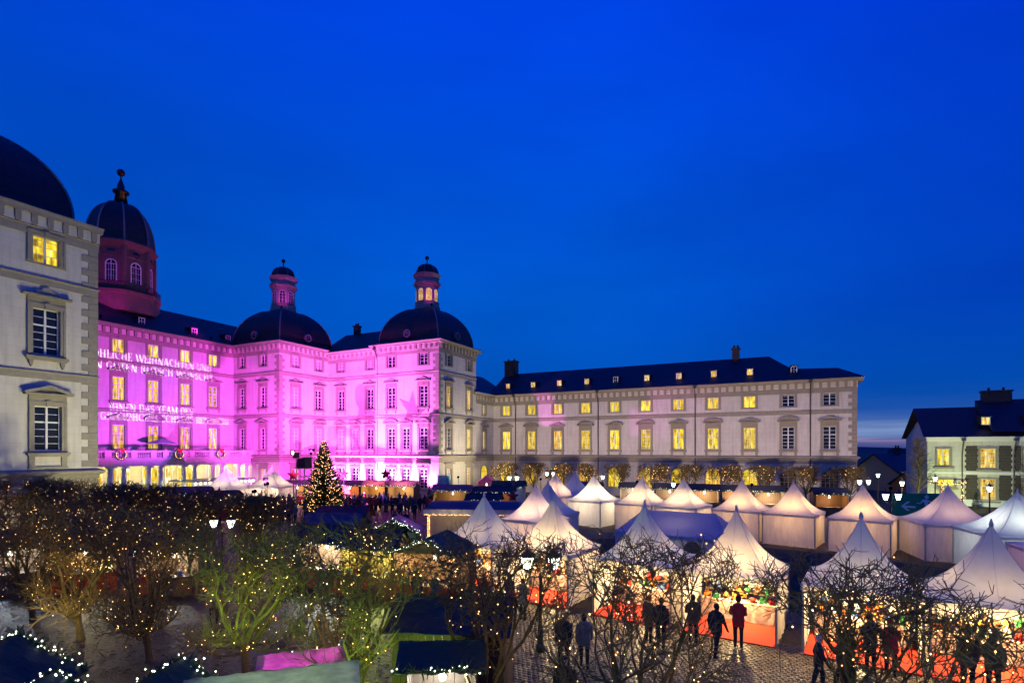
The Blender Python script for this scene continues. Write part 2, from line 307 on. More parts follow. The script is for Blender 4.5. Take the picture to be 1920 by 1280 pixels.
# ------------------------------------------------------------------ roman capitals as outlines (thick stems, thin hairlines, serifs)
def serif_text(txt, x0, x1, z, caph):
    T_, h_, sf = .115, .06, .08                       # stem, hairline, serif reach (cap height 1)
    def rect(a, c, d, e): return [(a,c),(d,c),(d,e),(a,e)]
    def diag(ax, ay, bx, by, w): return [(ax,ay),(ax+w,ay),(bx+w,by),(bx,by)]
    def stem(x, w=T_): return [(x-sf,0),(x+w+sf,0),(x+w+sf,h_*.8),(x+w,h_*.8),(x+w,1-h_*.8),(x+w+sf,1-h_*.8),(x+w+sf,1),(x-sf,1),(x-sf,1-h_*.8),(x,1-h_*.8),(x,h_*.8),(x-sf,h_*.8)]
    def bowl(cx, cy, rx, ry, a0, a1, t0=T_, t1=h_, n=14):
        o = []; i = []
        for k in range(n+1):
            a = R(a0+(a1-a0)*k/n); th = t1+(t0-t1)*abs(math.cos(a)); o.append((cx+rx*math.cos(a), cy+ry*math.sin(a))); i.append((cx+(rx-th)*math.cos(a), cy+(ry-th*.9)*math.sin(a)))
        return o+i[::-1]
    g = .004
    G = {'I': (.40,[stem(.12)]), 'L': (.72,[stem(.12),rect(.39+g,0,.66,h_),rect(.60,h_+g,.66,.26)]),
         'E': (.74,[stem(.12),rect(.39+g,0,.68,h_),rect(.39+g,1-h_,.66,1),rect(.29+g,.47,.56,.47+h_),rect(.62,h_+g,.68,.24),rect(.60,.78,.66,1-h_-g)]),
         'F': (.70,[stem(.12),rect(.39+g,1-h_,.66,1),rect(.29+g,.47,.56,.47+h_),rect(.60,.78,.66,1-h_-g)]),
         'H': (.98,[stem(.12),stem(.68),rect(.29+g,.46,.68-g,.46+h_)]), 'T': (.82,[[(.24,0),(.58,0),(.58,h_*.8),(.5,h_*.8),(.5,1-h_-g),(.33,1-h_-g),(.33,h_*.8),(.24,h_*.8)],rect(.04,1-h_,.78,1),rect(.04,.76,.10,1-h_-g),rect(.72,.76,.78,1-h_-g)]),
         'D': (.94,[stem(.12),bowl(.39,.5,.47,.5,-88,88)]), 'B': (.80,[stem(.12),bowl(.39,.76,.29,.24,-86,88),bowl(.39,.26,.34,.26,-88,84)]),
         'R': (.88,[stem(.12),bowl(.39,.75,.31,.25,-88,88),diag(.66,0,.42,.48,.18)]), 'O': (.98,[bowl(.49,.5,.44,.52,-82,82),bowl(.49,.5,.44,.52,98,262)]),
         'C': (.88,[bowl(.50,.5,.44,.52,62,298),rect(.66,.70,.72,.93)]), 'G': (.94,[bowl(.50,.5,.44,.52,62,285),rect(.66,.70,.72,.93),rect(.62,.04,.78,.44)]),
         'S': (.68,[bowl(.34,.74,.25,.27,20,262,.13,h_),bowl(.34,.265,.27,.275,-160,78,.13,h_)]), 'U': (.92,[rect(.10,.30,.10+T_,1),rect(.03,1-h_*.8,.10-g,1),bowl(.46,.32,.36,.34,184,356),rect(.74,.34,.82,1),rect(.82+g,1-h_*.8,.90,1)]),
         'N': (.98,[rect(.14,0,.21,.97),rect(.76,0,.83,1),diag(.62,0,.06,1,.17)]), 'M': (1.14,[rect(.10,0,.17,.95),rect(.86,0,1.03,1),diag(.46,.0,.08,1,.16),diag(.60,.12,.80,.96,.055)]),
         'A': (.92,[diag(.64,0,.38,1,.18),diag(.06,0,.34,.92,.075),rect(.26,.30,.60,.30+h_)]), 'W': (1.30,[diag(.28,0,.02,1,.16),diag(.46,.08,.60,.95,.06),diag(.86,0,.60,1,.16),diag(1.04,.08,1.20,1,.06)]), ' ': (.40,[])}
    G['Ö'] = (G['O'][0], G['O'][1]+[rect(.27,1.08,.39,1.20),rect(.58,1.08,.70,1.20)]); G['Ü'] = (G['U'][0], G['U'][1]+[rect(.26,1.08,.38,1.20),rect(.54,1.08,.66,1.20)])
    tot = sum(G[c][0]+.04 for c in txt); k = (x1-x0)/tot; x = x0; res = []
    for c in txt:
        for p in G[c][1]: res.append([(x+a*k, z+e*caph) for a, e in p])
        x += (G[c][0]+.04)*k
    return res
# ------------------------------------------------------------------ facades
def frame_px(O, facing):        # local x along the wall, -y out of the wall, z up
    if facing == '-Y': return Matrix.Translation(O)
    if facing == '+X': return Matrix.Translation(O) @ Matrix.Rotation(R(90),4,'Z')
    if facing == '+Y': return Matrix.Translation(O) @ Matrix.Rotation(R(180),4,'Z')
    return Matrix.Translation(O) @ Matrix.Rotation(R(-90),4,'Z')
def wall_sheet(L, z0, z1, holes, arches=()):
    xs = sorted({0, L, *[round(v,3) for h in holes for v in h[:2]]}); zs = sorted({z0, z1, *[round(v,3) for h in holes for v in h[2:]]})
    b = MB()
    for i in range(len(xs)-1):
        for j in range(len(zs)-1):
            cx, cz = (xs[i]+xs[i+1])/2, (zs[j]+zs[j+1])/2
            if any(h[0] < cx < h[1] and h[2] < cz < h[3] for h in holes): continue
            b.quad((xs[i],0,zs[j]),(xs[i+1],0,zs[j]),(xs[i+1],0,zs[j+1]),(xs[i],0,zs[j+1]))
    return b
MC = {}
def cached(key, fn):
    if key not in MC: MC[key] = fn()
    return MC[key]
REV = .24
def m_sash(w, h, rows, tr):
    def f():
        b = MB(); y0, y1 = REV-.05, REV-.001; fw = .07
        b.box(-w/2, -w/2+fw, y0, y1, 0, h); b.box(w/2-fw, w/2, y0, y1, 0, h)
        b.box(-w/2+fw, w/2-fw, y0, y1, 0, fw); b.box(-w/2+fw, w/2-fw, y0, y1, h-fw, h)
        b.box(-.06, .06, y0-.03, y1, fw, h-fw)
        if tr: b.box(-w/2+fw, w/2-fw, y0-.02, y1-.01, h*tr-.05, h*tr+.05)
        for z in rows:
            for s in (-1,1):
                x0, x1 = sorted((s*.06, s*(w/2-fw))); b.box(x0, x1, y0+.02, y1-.004, h*z-.017, h*z+.017)
        return b.mesh('sash', m_frame)
    return cached(('sash',w,h,tuple(rows),tr), f)
def m_pane(w, h, z0=0, x0=None, x1=None):
    x0 = -w/2 if x0 is None else x0; x1 = w/2 if x1 is None else x1
    def f():
        b = MB(); b.quad((x0,REV,z0),(x1,REV,z0),(x1,REV,z0+h),(x0,REV,z0+h)); return b.mesh('pane', m_glass)
    return cached(('pane',round(x0,3),round(x1,3),round(z0,3),round(h,3)), f)
def m_surround(w, h, t=.3, key=True):
    def f():
        b = MB(); o = -.10
        for s in (-1,1):
            x0, x1 = sorted((s*w/2, s*(w/2+t))); b.box(x0, x1, o, REV+.02, 0, h)
            x0, x1 = sorted((s*(w/2+t*.55), s*(w/2+t))); b.box(x0, x1, o-.04, o, 0, h)
        b.box(-w/2-t, w/2+t, o, REV+.02, h, h+t); b.box(-w/2-t, w/2+t, o-.04, o, h+t*.55, h+t)
        b.box(-w/2-t-.04, w/2+t+.04, o+.03, REV+.02, -t*.5, 0)
        if key: b.prism([(-.11,h-.02),(.11,h-.02),(.17,h+t+.04),(-.17,h+t+.04)], o-.10, o-.041)
        return b.mesh('surround', m_stone)
    return cached(('sur',w,h,t,key), f)
def m_sill(w, brk):
    def f():
        b = MB(); b.box(-w/2-.42, w/2+.42, -.30, .0, -.30, -.14); b.box(-w/2-.36, w/2+.36, -.22, .0, -.40, -.301)
        if brk == 'bracket':
            for s in (-1,1):
                c = s*(w/2+.12); b.prism([(c-.13,-.401),(c+.13,-.401),(c+.10,-.66),(c,-.86),(c-.10,-.66)], -.18, 0)
        elif brk == 'apron':
            for s in (-1,1):
                x0, x1 = sorted((s*(w/2-.02), s*(w/2+.3))); b.box(x0, x1, -.12, 0, -1.05, -.401)
            b.box(-w/2-.34, w/2+.34, -.14, 0, -1.2, -1.051)
        return b.mesh('sill', m_stone)
    return cached(('sill',w,brk), f)
def m_hood(w, h, style):
    def f():
        b = MB(); W2 = w/2+.3; z = h+.3
        b.box(-W2, W2, -.09, 0, z+.002, z+.42)                                  # frieze
        e = W2+.28
        if style == 'flat':
            b.box(-e, e, -.36, 0, z+.421, z+.56); b.box(-e+.1, e-.1, -.26, 0, z+.561, z+.66)
            return b.mesh('hood', m_stone)
        b.box(-e, e, -.38, 0, z+.421, z+.53)
        if style == 'tri':
            p = [(-e-.04,z+.531),(e+.04,z+.531),(e+.04,z+.62),(0,z+1.12),(-e-.04,z+.62)]
            q = [(-e+.28,z+.66),(0,z+1.0),(e-.28,z+.66)]
            b.prism([(-e,z+.531),(e,z+.531),(0,z+1.05)], -.12, 0)
            b.prism([(-e-.04,z+.531),(-e+.30,z+.531),(0,z+.90),(0,z+1.10),(-e-.04,z+.62)], -.40, -.121)
            b.prism([(e-.30,z+.531),(e+.04,z+.531),(e+.04,z+.62),(0,z+1.10),(0,z+.90)], -.40, -.121)
        elif style == 'seg':
            n = 10; o = []; i = []
            for k in range(n+1):
                a = math.pi*(1-k/n); o.append(((e+.04)*math.cos(a), z+.531+.60*math.sin(a)**.8 if 0<k<n else z+.531)); i.append(((e-.22)*math.cos(a), z+.531+.42*math.sin(a)**.8 if 0<k<n else z+.531))
            b.prism([(x,zz) for x,zz in reversed(i)], -.12, 0)
            for k in range(n): b.prism([i[k],i[k+1],o[k+1],o[k]], -.40, -.121)
        elif style == 'scroll':
            b.box(-e, e, -.30, 0, z+.531, z+.60)
            pr = [(-.62,z+.601),(.62,z+.601),(.70,z+.72),(.50,z+.86),(.34,z+.82),(.20,z+1.02),(0,z+1.08),(-.20,z+1.02),(-.34,z+.82),(-.50,z+.86),(-.70,z+.72)]
            b.prism(pr, -.18, 0)
        return b.mesh('hood', m_stone)
    return cached(('hood',w,h,style), f)
def window(bld, F, s, z, w, h, style, lit, hood=None, sill='bracket', split=False, surround_t=.3):
    """window (sash) > pane, surround, sill, hood"""
    M = F @ Matrix.Translation((s,0,z))
    rows, tr = {'tall': ([.16,.32,.48,.82], .64), 'low': ([.33,.62,.86], 0), 'small': ([.5], 0)}[style]
    o = new('window', m_sash(w,h,rows,tr), bld, M)
    pm = {0: m_glass, 1: m_lit, 2: m_litw, 3: m_curt}[lit]
    if split:
        zs = sorted([0]+[h*r for r in rows]+([h*tr] if tr else [])+[h])
        for x0, x1 in ((-w/2,0),(0,w/2)):
            for a, c in zip(zs[:-1], zs[1:]):
                p = new('pane', m_pane(w, c-a, a, x0, x1), o, M)
                p.material_slots[0].link = 'OBJECT'; p.material_slots[0].material = pm
    else:
        p = new('pane', m_pane(w,h), o, M); p.material_slots[0].link = 'OBJECT'; p.material_slots[0].material = pm
    new('surround', m_surround(w,h,surround_t), o, M)
    if sill: new('sill', m_sill(w, sill), o, M)
    if hood: new('hood', m_hood(w,h,hood), o, M)
    return (s-w/2, s+w/2, z, z+h)
def m_bracket():
    def f():
        b = MB(); b.prism([(-.16,.62),(.16,.62),(.16,.12),(.11,0),(-.11,0),(-.16,.12)], -.34, -.121); b.box(-.19,.19,-.44,-.121,.62,.70)
        return b.mesh('bracket', m_stone)
    return cached('bracket', f)
def eaves_row(bld, F, L, ztop, step=.92, a=.25, sy=1):
    n = max(2, int(round((L-2*a)/step)))
    for i in range(n+1): new('bracket', m_bracket(), bld, F @ Matrix.Translation((a+(L-2*a)*i/n, -.121*(1-sy), ztop-1.12)) @ Matrix.Diagonal((1,sy,1,1)))
def block(name, label, x0, x1, y0, y1, zt, strings, faces, dz=0, base=6.15, cat='building', ov=1.0):
    """walls, base ledge, string courses, eaves cornice of one block; faces: {facing: list of window tuples}"""
    bld = thing(name, label, cat, T((x0+x1)/2, (y0+y1)/2, 0))
    fr = {'-Y': ((x0,y0,0), x1-x0), '+X': ((x1,y0,0), y1-y0), '+Y': ((x1,y1,0), x1-x0), '-X': ((x0,y1,0), y1-y0)}
    Fs = {}
    for fc, (O, L) in fr.items():
        F = frame_px(O, fc); Fs[fc] = (F, L); holes = []
        for wd in faces.get(fc, []): holes.append(window(bld, F, *wd[:2], **wd[2]))
        new('wall', wall_sheet(L, base+dz, zt+dz, [h for h in holes if h[2] > base]).mesh('wall', m_wall), bld, F)
        new('base_wall', wall_sheet(L, 0, base+dz, [h for h in holes if h[2] < base]).mesh('base_wall', m_base), bld, F)
    b = MB(); z = base+dz
    b.ring(x0,x1,y0,y1,[(0,z-.95),(.05,z-.95),(.05,z-.55),(.12,z-.50),(.12,z-.30),(.30,z-.20),(.36,z-.10),(.36,z),(.06,z+.14),(0,z+.14)])
    new('base_cornice', b.mesh('base_cornice', m_stone), bld, Matrix())
    for zs in strings:
        b = MB(); z = zs+dz; b.ring(x0,x1,y0,y1,[(0,z-.42),(.06,z-.42),(.06,z-.02),(.14,z+.02),(.14,z+.10),(0,z+.16)])
        new('string_course', b.mesh('string_course', m_stone), bld, Matrix())
    b = MB(); z = zt+dz
    b.ring(x0,x1,y0,y1,[(0,z-1.75),(.08,z-1.75),(.08,z-1.22),(.16,z-1.18),(.12,z-1.12)])
    new('frieze', b.mesh('frieze', m_stone), bld, Matrix())
    b = MB(); b.ring(x0,x1,y0,y1,[(.12,z-1.12),(.12,z-.42)]); new('bracket_field', b.mesh('bracket_field', m_wall), bld, Matrix())
    b = MB(); b.ring(x0,x1,y0,y1,[(.12,z-.42),(.12+.5*ov,z-.42),(.12+.5*ov,z-.26),(.12+.66*ov,z-.10),(.12+.66*ov,z),(.0,z+.03)])
    new('eaves_cornice', b.mesh('eaves_cornice', m_stone), bld, Matrix())
    return bld, Fs
def W_(s, z, w=1.45, h=3.0, style='tall', lit=0, hood=None, sill='bracket', **k):
    return (s, z, dict(w=w, h=h, style=style, lit=lit, hood=hood, sill=sill, **k))
def bell_roof(bld, x0, x1, y0, y1, z0, H, rtop, mat_=m_slate, oculi=('-Y','+X')):
    cx, cy, hx, hy = (x0+x1)/2, (y0+y1)/2, (x1-x0)/2-.35, (y1-y0)/2-.35
    prof = []; am = math.acos(rtop/hx)
    for k in range(15):
        a = am*k/14; prof.append((math.cos(a), z0+H*math.sin(a)/math.sin(am)))
    prof = [(1+1.0/hx, z0-.02), (1+.42/hx, z0+.16)]+[(c, z+.32) for c, z in prof]
    b = MB()
    for (sx, sy) in ((0,-1),(1,0),(0,1),(-1,0)):
        vs = []
        for c, z in prof:
            if sy: vs += [(cx-sy*-1*hx*c*1, cy+sy*hy*c, z), (cx+sy*-1*hx*c*1, cy+sy*hy*c, z)]
            else: vs += [(cx+sx*hx*c, cy-sx*hy*c, z), (cx+sx*hx*c, cy+sx*hy*c, z)]
        b.add(vs, [(2*i,2*i+1,2*i+3,2*i+2) for i in range(len(prof)-1)])
    c, z = prof[-1]; b.quad((cx-hx*c,cy-hy*c,z),(cx+hx*c,cy-hy*c,z),(cx+hx*c,cy+hy*c,z),(cx-hx*c,cy+hy*c,z))
    roof = new('roof', b.mesh('roof', mat_, True), bld, Matrix())
    roof.data.polygons.foreach_set('use_smooth', [True]*len(roof.data.polygons))
    for sx in (-1,1):
        for sy in (-1,1):
            b = MB(); b.tube([(cx+sx*hx*c, cy+sy*hy*c, z) for c, z in prof], [.09]*len(prof), 6)
            new('hip_rib', b.mesh('hip_rib', m_lead), roof, Matrix())
    for oc in oculi:
        c, z = prof[4]
        P = {'-Y': (cx, cy-hy*c, z), '+X': (cx+hx*c, cy, z)}[oc]; F = frame_px(P, oc)
        b = MB()
        for k in range(16):
            a0, a1 = 2*math.pi*k/16, 2*math.pi*(k+1)/16
            b.prism([(.42*math.cos(a0),.42*math.sin(a0)),(.42*math.cos(a1),.42*math.sin(a1)),(.62*math.cos(a1),.62*math.sin(a1)),(.62*math.cos(a0),.62*math.sin(a0))], -.35, .5)
        b.box(-.03,.03,-.29,-.25,-.42,.42); b.box(-.42,.42,-.29,-.251,-.03,.03)
        o = new('oculus', b.mesh('oculus', m_lead), roof, F)
        b = MB(); b.add([(.43*math.cos(2*math.pi*k/16), -.22, .43*math.sin(2*math.pi*k/16)) for k in range(16)], [tuple(range(16))])
        new('pane', b.mesh('pane', m_glass), roof, F)
    return cx, cy, prof[-1][1]
def arched(w, h, d=.06, n=10):
    """arched window of an octagonal lantern: frame mesh and pane mesh in a frame with -y outwards"""
    r = w/2; zs = h-r
    pts = [(-r,0),(-r,zs)]+[(-r*math.cos(math.pi*k/n), zs+r*math.sin(math.pi*k/n)) for k in range(1,n)]+[(r,zs),(r,0)]
    pane = MB(); pane.add([(x,-.02,z) for x,z in pts], [tuple(range(len(pts)))[::-1]])
    f = MB(); k = 1.22
    for (a, c) in zip(pts[:-1], pts[1:]):
        o = lambda p: (p[0]*k, (p[1]-zs)*k+zs if p[1] > zs else p[1])
        f.prism([a, c, o(c), o(a)], -d-.03, .0)
    f.box(-.035,.035,-d,-.025,0,h-.02); f.box(-r,r,-d-.01,-.025,zs-.03,zs+.03)
    for q in (.33,.66): f.box(-r,r,-d+.02,-.025,zs*q-.015,zs*q+.015)
    for s in (-1,1): f.box(s*r*.5-.015,s*r*.5+.015,-d+.02,-.024,0,zs)
    return f, pane
def lantern(bld, cx0, cy0, zb, lit):
    """octagonal lantern > windows, cornices, cap, ball"""
    cx = cy = z0 = 0.0; S = Matrix.Translation((cx0,cy0,zb)) @ Matrix.Diagonal((.87,.87,.88,1))
    b = MB(); ph = R(22.5)
    b.lathe([(2.35,z0-.5),(2.35,z0+.5),(2.2,z0+.6),(2.2,z0+1.1),(2.3,z0+1.2),(2.0,z0+1.3),(2.0,z0+3.9),(2.1,z0+3.95),(2.1,z0+4.15),(2.5,z0+4.45),(2.5,z0+4.7),(2.15,z0+4.95),(2.1,z0+5.5),(2.45,z0+5.8),(2.55,z0+6.2),(2.1,z0+6.35)], 8, ph, cx, cy)
    o = new('lantern', b.mesh('lantern', mat_lant), bld, S)
    b = MB(); b.lathe([(2.1,z0+6.3)]+[(2.05*math.cos(R(a)), z0+6.45+1.75*math.sin(R(a))) for a in range(0,88,11)]+[(.05,z0+8.22)], 8, ph, cx, cy)
    new('cap_dome', b.mesh('cap_dome', m_slate), o, S)
    for k in range(8):
        a = ph+k*math.pi/4
        q = MB(); q.tube([(cx+2.07*math.cos(R(t))*math.cos(a), cy+2.07*math.cos(R(t))*math.sin(a), z0+6.47+1.75*math.sin(R(t))) for t in range(0,88,11)], [.05]*8, 4)
        new('rib', q.mesh('rib', m_lead), o, S)
    q = MB(); q.lathe([(.3,z0+8.1),(.12,z0+8.35),(.09,z0+9.0),(.16,z0+9.05)]+[(.36*math.cos(R(t)), z0+9.35+.36*math.sin(R(t))) for t in range(-75,90,18)]+[(.03,z0+9.72)], 12, 0, cx, cy)
    new('ball_finial', q.mesh('ball_finial', m_ball, True), o, S)
    ap = 2.0*math.cos(math.pi/8)
    for k in range(8):
        a = k*math.pi/4; F = S @ Matrix.Translation((cx+ap*math.cos(a), cy+ap*math.sin(a), z0+1.45)) @ Matrix.Rotation(a+math.pi/2,4,'Z')
        fr, pa = arched(.95, 2.1)
        wd = new('arched_window', cached('lanw', lambda: fr.mesh('arched_window', m_frame)), o, F)
        p = new('pane', cached('lanp', lambda: pa.mesh('pane', m_glass)), o, F); p.material_slots[0].link = 'OBJECT'; p.material_slots[0].material = m_litw if lit else m_glass
mat_lant = mat('lantern_paint', (.36,.33,.30), .8, .25, 3); mat_drum = mat('drum_stone', (.16,.11,.10), .85, .3, 3)
def quoins(bld, x, y, sx, sy, z0, z1, one=False):
    """corner stones, alternately long and short; sx, sy point into the block"""
    z = z0; k = 0; jb = MB()
    while z < z1-.3:
        h = .46; a, c = (.95,.55) if k%2 else (.55,.95); o = .05
        b = jb if one else MB()
        xs = sorted((x-sx*o, x+sx*a)); ys = sorted((y-sy*o, y+sy*c))
        b.box(xs[0],xs[1],ys[0],ys[1],z,z+h)
        if not one: new('quoin', b.mesh('quoin', m_stone), bld, Matrix())
        z += h+.02; k += 1
    if one: new('quoins', jb.mesh('quoins', m_stone), bld, Matrix())
def downpipe(bld, x, y, z0, z1):
    b = MB(); b.tube([(x,y-.12,z0),(x,y-.12,z1-1.9),(x,y-.35,z1-1.2),(x,y-.75,z1-.5),(x,y-.80,z1)], [.075]*5, 8); b.box(x-.2,x+.2,y-1.0,y-.62,z1-.3,z1)
    new('downpipe', b.mesh('downpipe', m_pipe), bld, Matrix())

# ---- corner pavilion beside the camera (nearest)
LV = (12.1, 18.3)
E_, EF = block('corner_pavilion', 'grey-white corner pavilion with dark bell roof, cut by the left picture edge', -56.4,-43.9,9.0,21.5,22.8, LV,
    {'+X': [W_(9.52,19.35,1.5,1.75,'low',1,None,None,split=True), W_(9.52,13.3,1.5,3.05,'tall',0,'scroll','bracket',split=True), W_(9.6,6.95,1.5,2.95,'tall',0,'tri','apron',split=True),
            W_(3.9,19.35,1.5,1.75,'low',0,None,None), W_(3.9,13.3,1.5,3.05,'tall',0,'scroll'), W_(3.9,6.95,1.5,2.95,'tall',0,'seg','apron')]}, base=5.55, ov=.3)
eaves_row(E_, EF['+X'][0], EF['+X'][1], 22.8, .86, .25, .45)
quoins(E_, -43.9, 21.5, -1, -1, 5.8, 21.05)
cx, cy, zt = bell_roof(E_, -56.4,-44.6,9.6,20.9,22.85,5.5,2.0, oculi=('-Y',)); lantern(E_, cx, cy, zt, False)
# ---- main block
mp_, mF = block('palace_main_block', 'magenta-lit central palace block under the great octagonal dome', -88.5,-75.5,29.0,55.5,22.8, LV,
    {'+X': [W_(s-29.0, z, 1.45, h, st, lt, hd, sl) for i, s in enumerate((39.4,43.7,48.0,52.2)) for z,h,st,lt,hd,sl in
            ((19.35,1.7,'low',1,None,None),(13.3,3.0,'tall',1,'scroll','bracket'),(7.1,3.1,'tall',2,('tri','seg')[i%2],None))]
           + [W_(s-29.0, z, 1.45, h, st, 0, None, None) for s in (30.8,35.1) for z,h,st in ((19.35,1.7,'low'),(13.3,3.0,'tall'),(7.1,3.1,'tall'))]}, dz=.012)
eaves_row(mp_, mF['+X'][0], mF['+X'][1], 22.8)
b = MB(); xr = -82
b.add([(-74.75,28.4,22.84),(-74.75,56,22.84),(-89.3,56,22.84),(-89.3,28.4,22.84),(xr,30,27.6),(xr,62,27.6)], [(0,1,5,4),(1,2,5),(2,3,4,5),(3,0,4)])
mroof = new('roof', b.mesh('roof', m_slate), mp_, Matrix())
def dormer(roof, P, lit, w=.62, h=.8, d=1.5, facing='-Y'):
    F = frame_px(P, facing); b = MB()
    b.box(-w/2-.14, w/2+.14, -.02, d, -.12, h+.14); b.box(-w/2-.24, w/2+.24, -.16, d, h+.141, h+.22)
    b.cm = 1; b.box(-w/2-.09,-w/2,-.07,-.021,-.09,h+.09); b.box(w/2,w/2+.09,-.07,-.021,-.09,h+.09); b.box(-w/2,w/2,-.07,-.021,h,h+.09); b.box(-w/2,w/2,-.07,-.021,-.09,0); b.box(-.025,.025,-.06,-.031,0,h); b.box(-w/2,w/2,-.06,-.032,h*.5-.02,h*.5+.02)
    b.cm = 2; b.quad((-w/2,-.03,0),(w/2,-.03,0),(w/2,-.03,h),(-w/2,-.03,h))
    new('dormer', b.mesh('dormer', [m_slate, m_frame, (m_litw if lit else m_glass)]), roof, F)
for y in (42.5, 49.7, 55): dormer(mroof, (-76.1, y, 23.6), 0, facing='+X')
# great dome
cx, cy = -82.2, 43.2; ph = R(22.5)
b = MB(); b.lathe([(4.6,25.5),(4.6,27.6),(4.8,27.8),(4.8,28.2),(4.2,28.3)], 8, ph, cx, cy)
dm = new('drum_plinth', b.mesh('drum_plinth', mat_drum), mp_, Matrix())
b = MB(); b.lathe([(3.95,28.2),(3.95,29.4),(3.82,29.5),(3.82,32.8),(3.95,32.9),(3.85,33.1),(3.82,33.9),(4.05,34.2),(4.25,34.5),(4.45,34.8),(3.95,35.1)], 8, ph, cx, cy)
for k in range(8):
    a = ph+k*math.pi/4; b.box(0,0,0,0,0,0) if False else None
    q = [(cx+3.87*math.cos(a), cy+3.87*math.sin(a))]
    b.tube([(q[0][0],q[0][1],28.9),(q[0][0],q[0][1],34.1)], [.32,.32], 8)
drum = new('drum', b.mesh('drum', mat_drum), mp_, Matrix())
ap = 3.82*math.cos(math.pi/8)
for k in range(8):
    a = k*math.pi/4; F = Matrix.Translation((cx+ap*math.cos(a), cy+ap*math.sin(a), 29.3)) @ Matrix.Rotation(a+math.pi/2,4,'Z')
    fr, pa = arched(1.1, 2.9)
    new('arched_window', cached('bigw', lambda: fr.mesh('arched_window', m_frame)), drum, F); new('pane', cached('bigp', lambda: pa.mesh('pane', m_glass)), drum, F)
    def ocu():
        b = MB(); n = 14
        b.add([(.52*math.cos(2*math.pi*k/n), -.02, 4.05+.45*math.sin(2*math.pi*k/n)) for k in range(n)], [tuple(range(n))])
        b.cm = 1
        for k in range(n):
            a0, a1 = 2*math.pi*k/n, 2*math.pi*(k+1)/n
            b.prism([(.52*math.cos(a0),4.05+.45*math.sin(a0)),(.52*math.cos(a1),4.05+.45*math.sin(a1)),(.68*math.cos(a1),4.05+.6*math.sin(a1)),(.68*math.cos(a0),4.05+.6*math.sin(a0))], -.12, 0)
        return b.mesh('oval_window', [m_glass, mat_drum])
    new('oval_window', cached('ocu', ocu), drum, F)
b = MB()
for k in range(8):
    a0, a1 = ph+k*math.pi/4, ph+(k+1)*math.pi/4
    P = [Vector((cx+4.65*math.cos(a),cy+4.65*math.sin(a),0)) for a in (a0,a1)]
    for z in (28.3, 29.2): b.tube([P[0]+Vector((0,0,z)),P[1]+Vector((0,0,z))], [.06,.06], 4)
    for i in range(14):
        p = P[0].lerp(P[1], i/14); b.tube([p+Vector((0,0,28.2)),p+Vector((0,0,29.2))], [.03,.03], 3)
new('railing', b.mesh('railing', m_iron), drum, Matrix())
dp = [(3.95*math.cos(R(a))**.72, 35.05+5.9*math.sin(R(a))) for a in range(0,84,7)]+[(.5,40.98)]
b = MB(); b.lathe(dp, 8, ph, cx, cy); dome = new('dome', b.mesh('dome', m_slate), mp_, Matrix())
for k in range(8):
    a = ph+k*math.pi/4; q = MB(); q.tube([(cx+(r+.03)*math.cos(a), cy+(r+.03)*math.sin(a), z) for r,z in dp], [.12]*len(dp), 5); new('rib', q.mesh('rib', m_lead), dome, Matrix())
q = MB(); q.lathe([(.85,41.0),(.65,42.3),(1.0,42.5),(1.0,42.75),(.5,42.85),(.45,43.5),(.1,44.5),(.1,44.8)]+[(.5*math.cos(R(t)), 45.35+.5*math.sin(R(t))) for t in range(-75,90,15)]+[(.04,45.86)], 14, 0, cx, cy)
new('finial', q.mesh('finial', m_ball, True), dome, Matrix())
# ---- pavilion in the corner of the court
A_, AF = block('bell_roof_pavilion', 'magenta-lit pavilion with unlit lantern, standing at the inner corner of the court', -76.6,-65.5,55.5,66.5,22.8, LV,
    {'-Y': [W_(s+76.6, z, 1.35, h, st, 0, hd, sl) for s in (-73.4,-68.8) for z,h,st,hd,sl in ((19.35,1.7,'low',None,None),(13.3,3.0,'tall','scroll','bracket'),(7.1,3.1,'tall','tri','apron'))] + [W_(76.6-68.8,1.4,1.35,2.8,'tall',2,'flat',None)],
     '+X': [W_(s-55.5, z, 1.4, h, st, lt, hd, sl) for s in (58.4,63.0) for z,h,st,lt,hd,sl in ((19.35,1.7,'low',3,None,None),(13.3,3.0,'tall',3 if s<60 else 0,'scroll','bracket'),(7.1,3.1,'tall',3,'seg','apron'),(1.4,2.8,'tall',2 if s<60 else 0,'flat',None))]}, dz=.024)
eaves_row(A_, AF['+X'][0], 9.3, 22.8); eaves_row(A_, AF['-Y'][0] @ Matrix.Translation((1.2,0,0)), 9.9, 22.8)
quoins(A_, -65.5, 55.5, -1, 1, 6.4, 21.0, True)
cx, cy, zt = bell_roof(A_, -76.6,-65.5,55.5,66.5,22.87,5.5,2.0); lantern(A_, cx, cy, zt, False)
# ---- link
K_, KF = block('palace_link_block', 'recessed magenta-lit palace front between the two bell-roofed pavilions', -66.0,-55.4,65.02,76.0,22.5, LV,
    {'-Y': [W_(s+66.0, z, 1.4, h, st, lt, hd, sl) for s in (-62.8,-56.9) for z,h,st,lt,hd,sl in ((19.3,1.7,'low',3,None,None),(13.3,3.0,'tall',0,'scroll','bracket'))]
        + [W_(s+66.0, z, 1.4, h, 'tall', lt, hd, sl) for i, s in enumerate((-62.8,-59.9,-56.9)) for z,h,lt,hd,sl in ((7.1,3.1,3 if i<2 else 0,('tri','seg','tri')[i],'apron'),(1.4,2.8,0,'flat',None))]}, dz=-.012)
eaves_row(K_, KF['-Y'][0], KF['-Y'][1], 22.5)
b = MB(); b.add([(-66.5,64.3,22.55),(-55,64.3,22.55),(-55,76.5,22.55),(-66.5,76.5,22.55),(-66.5,70,26.4),(-55,70,26.4)], [(0,1,5,4),(2,3,4,5),(1,2,5),(3,0,4)])
kr = new('roof', b.mesh('roof', m_slate), K_, Matrix())
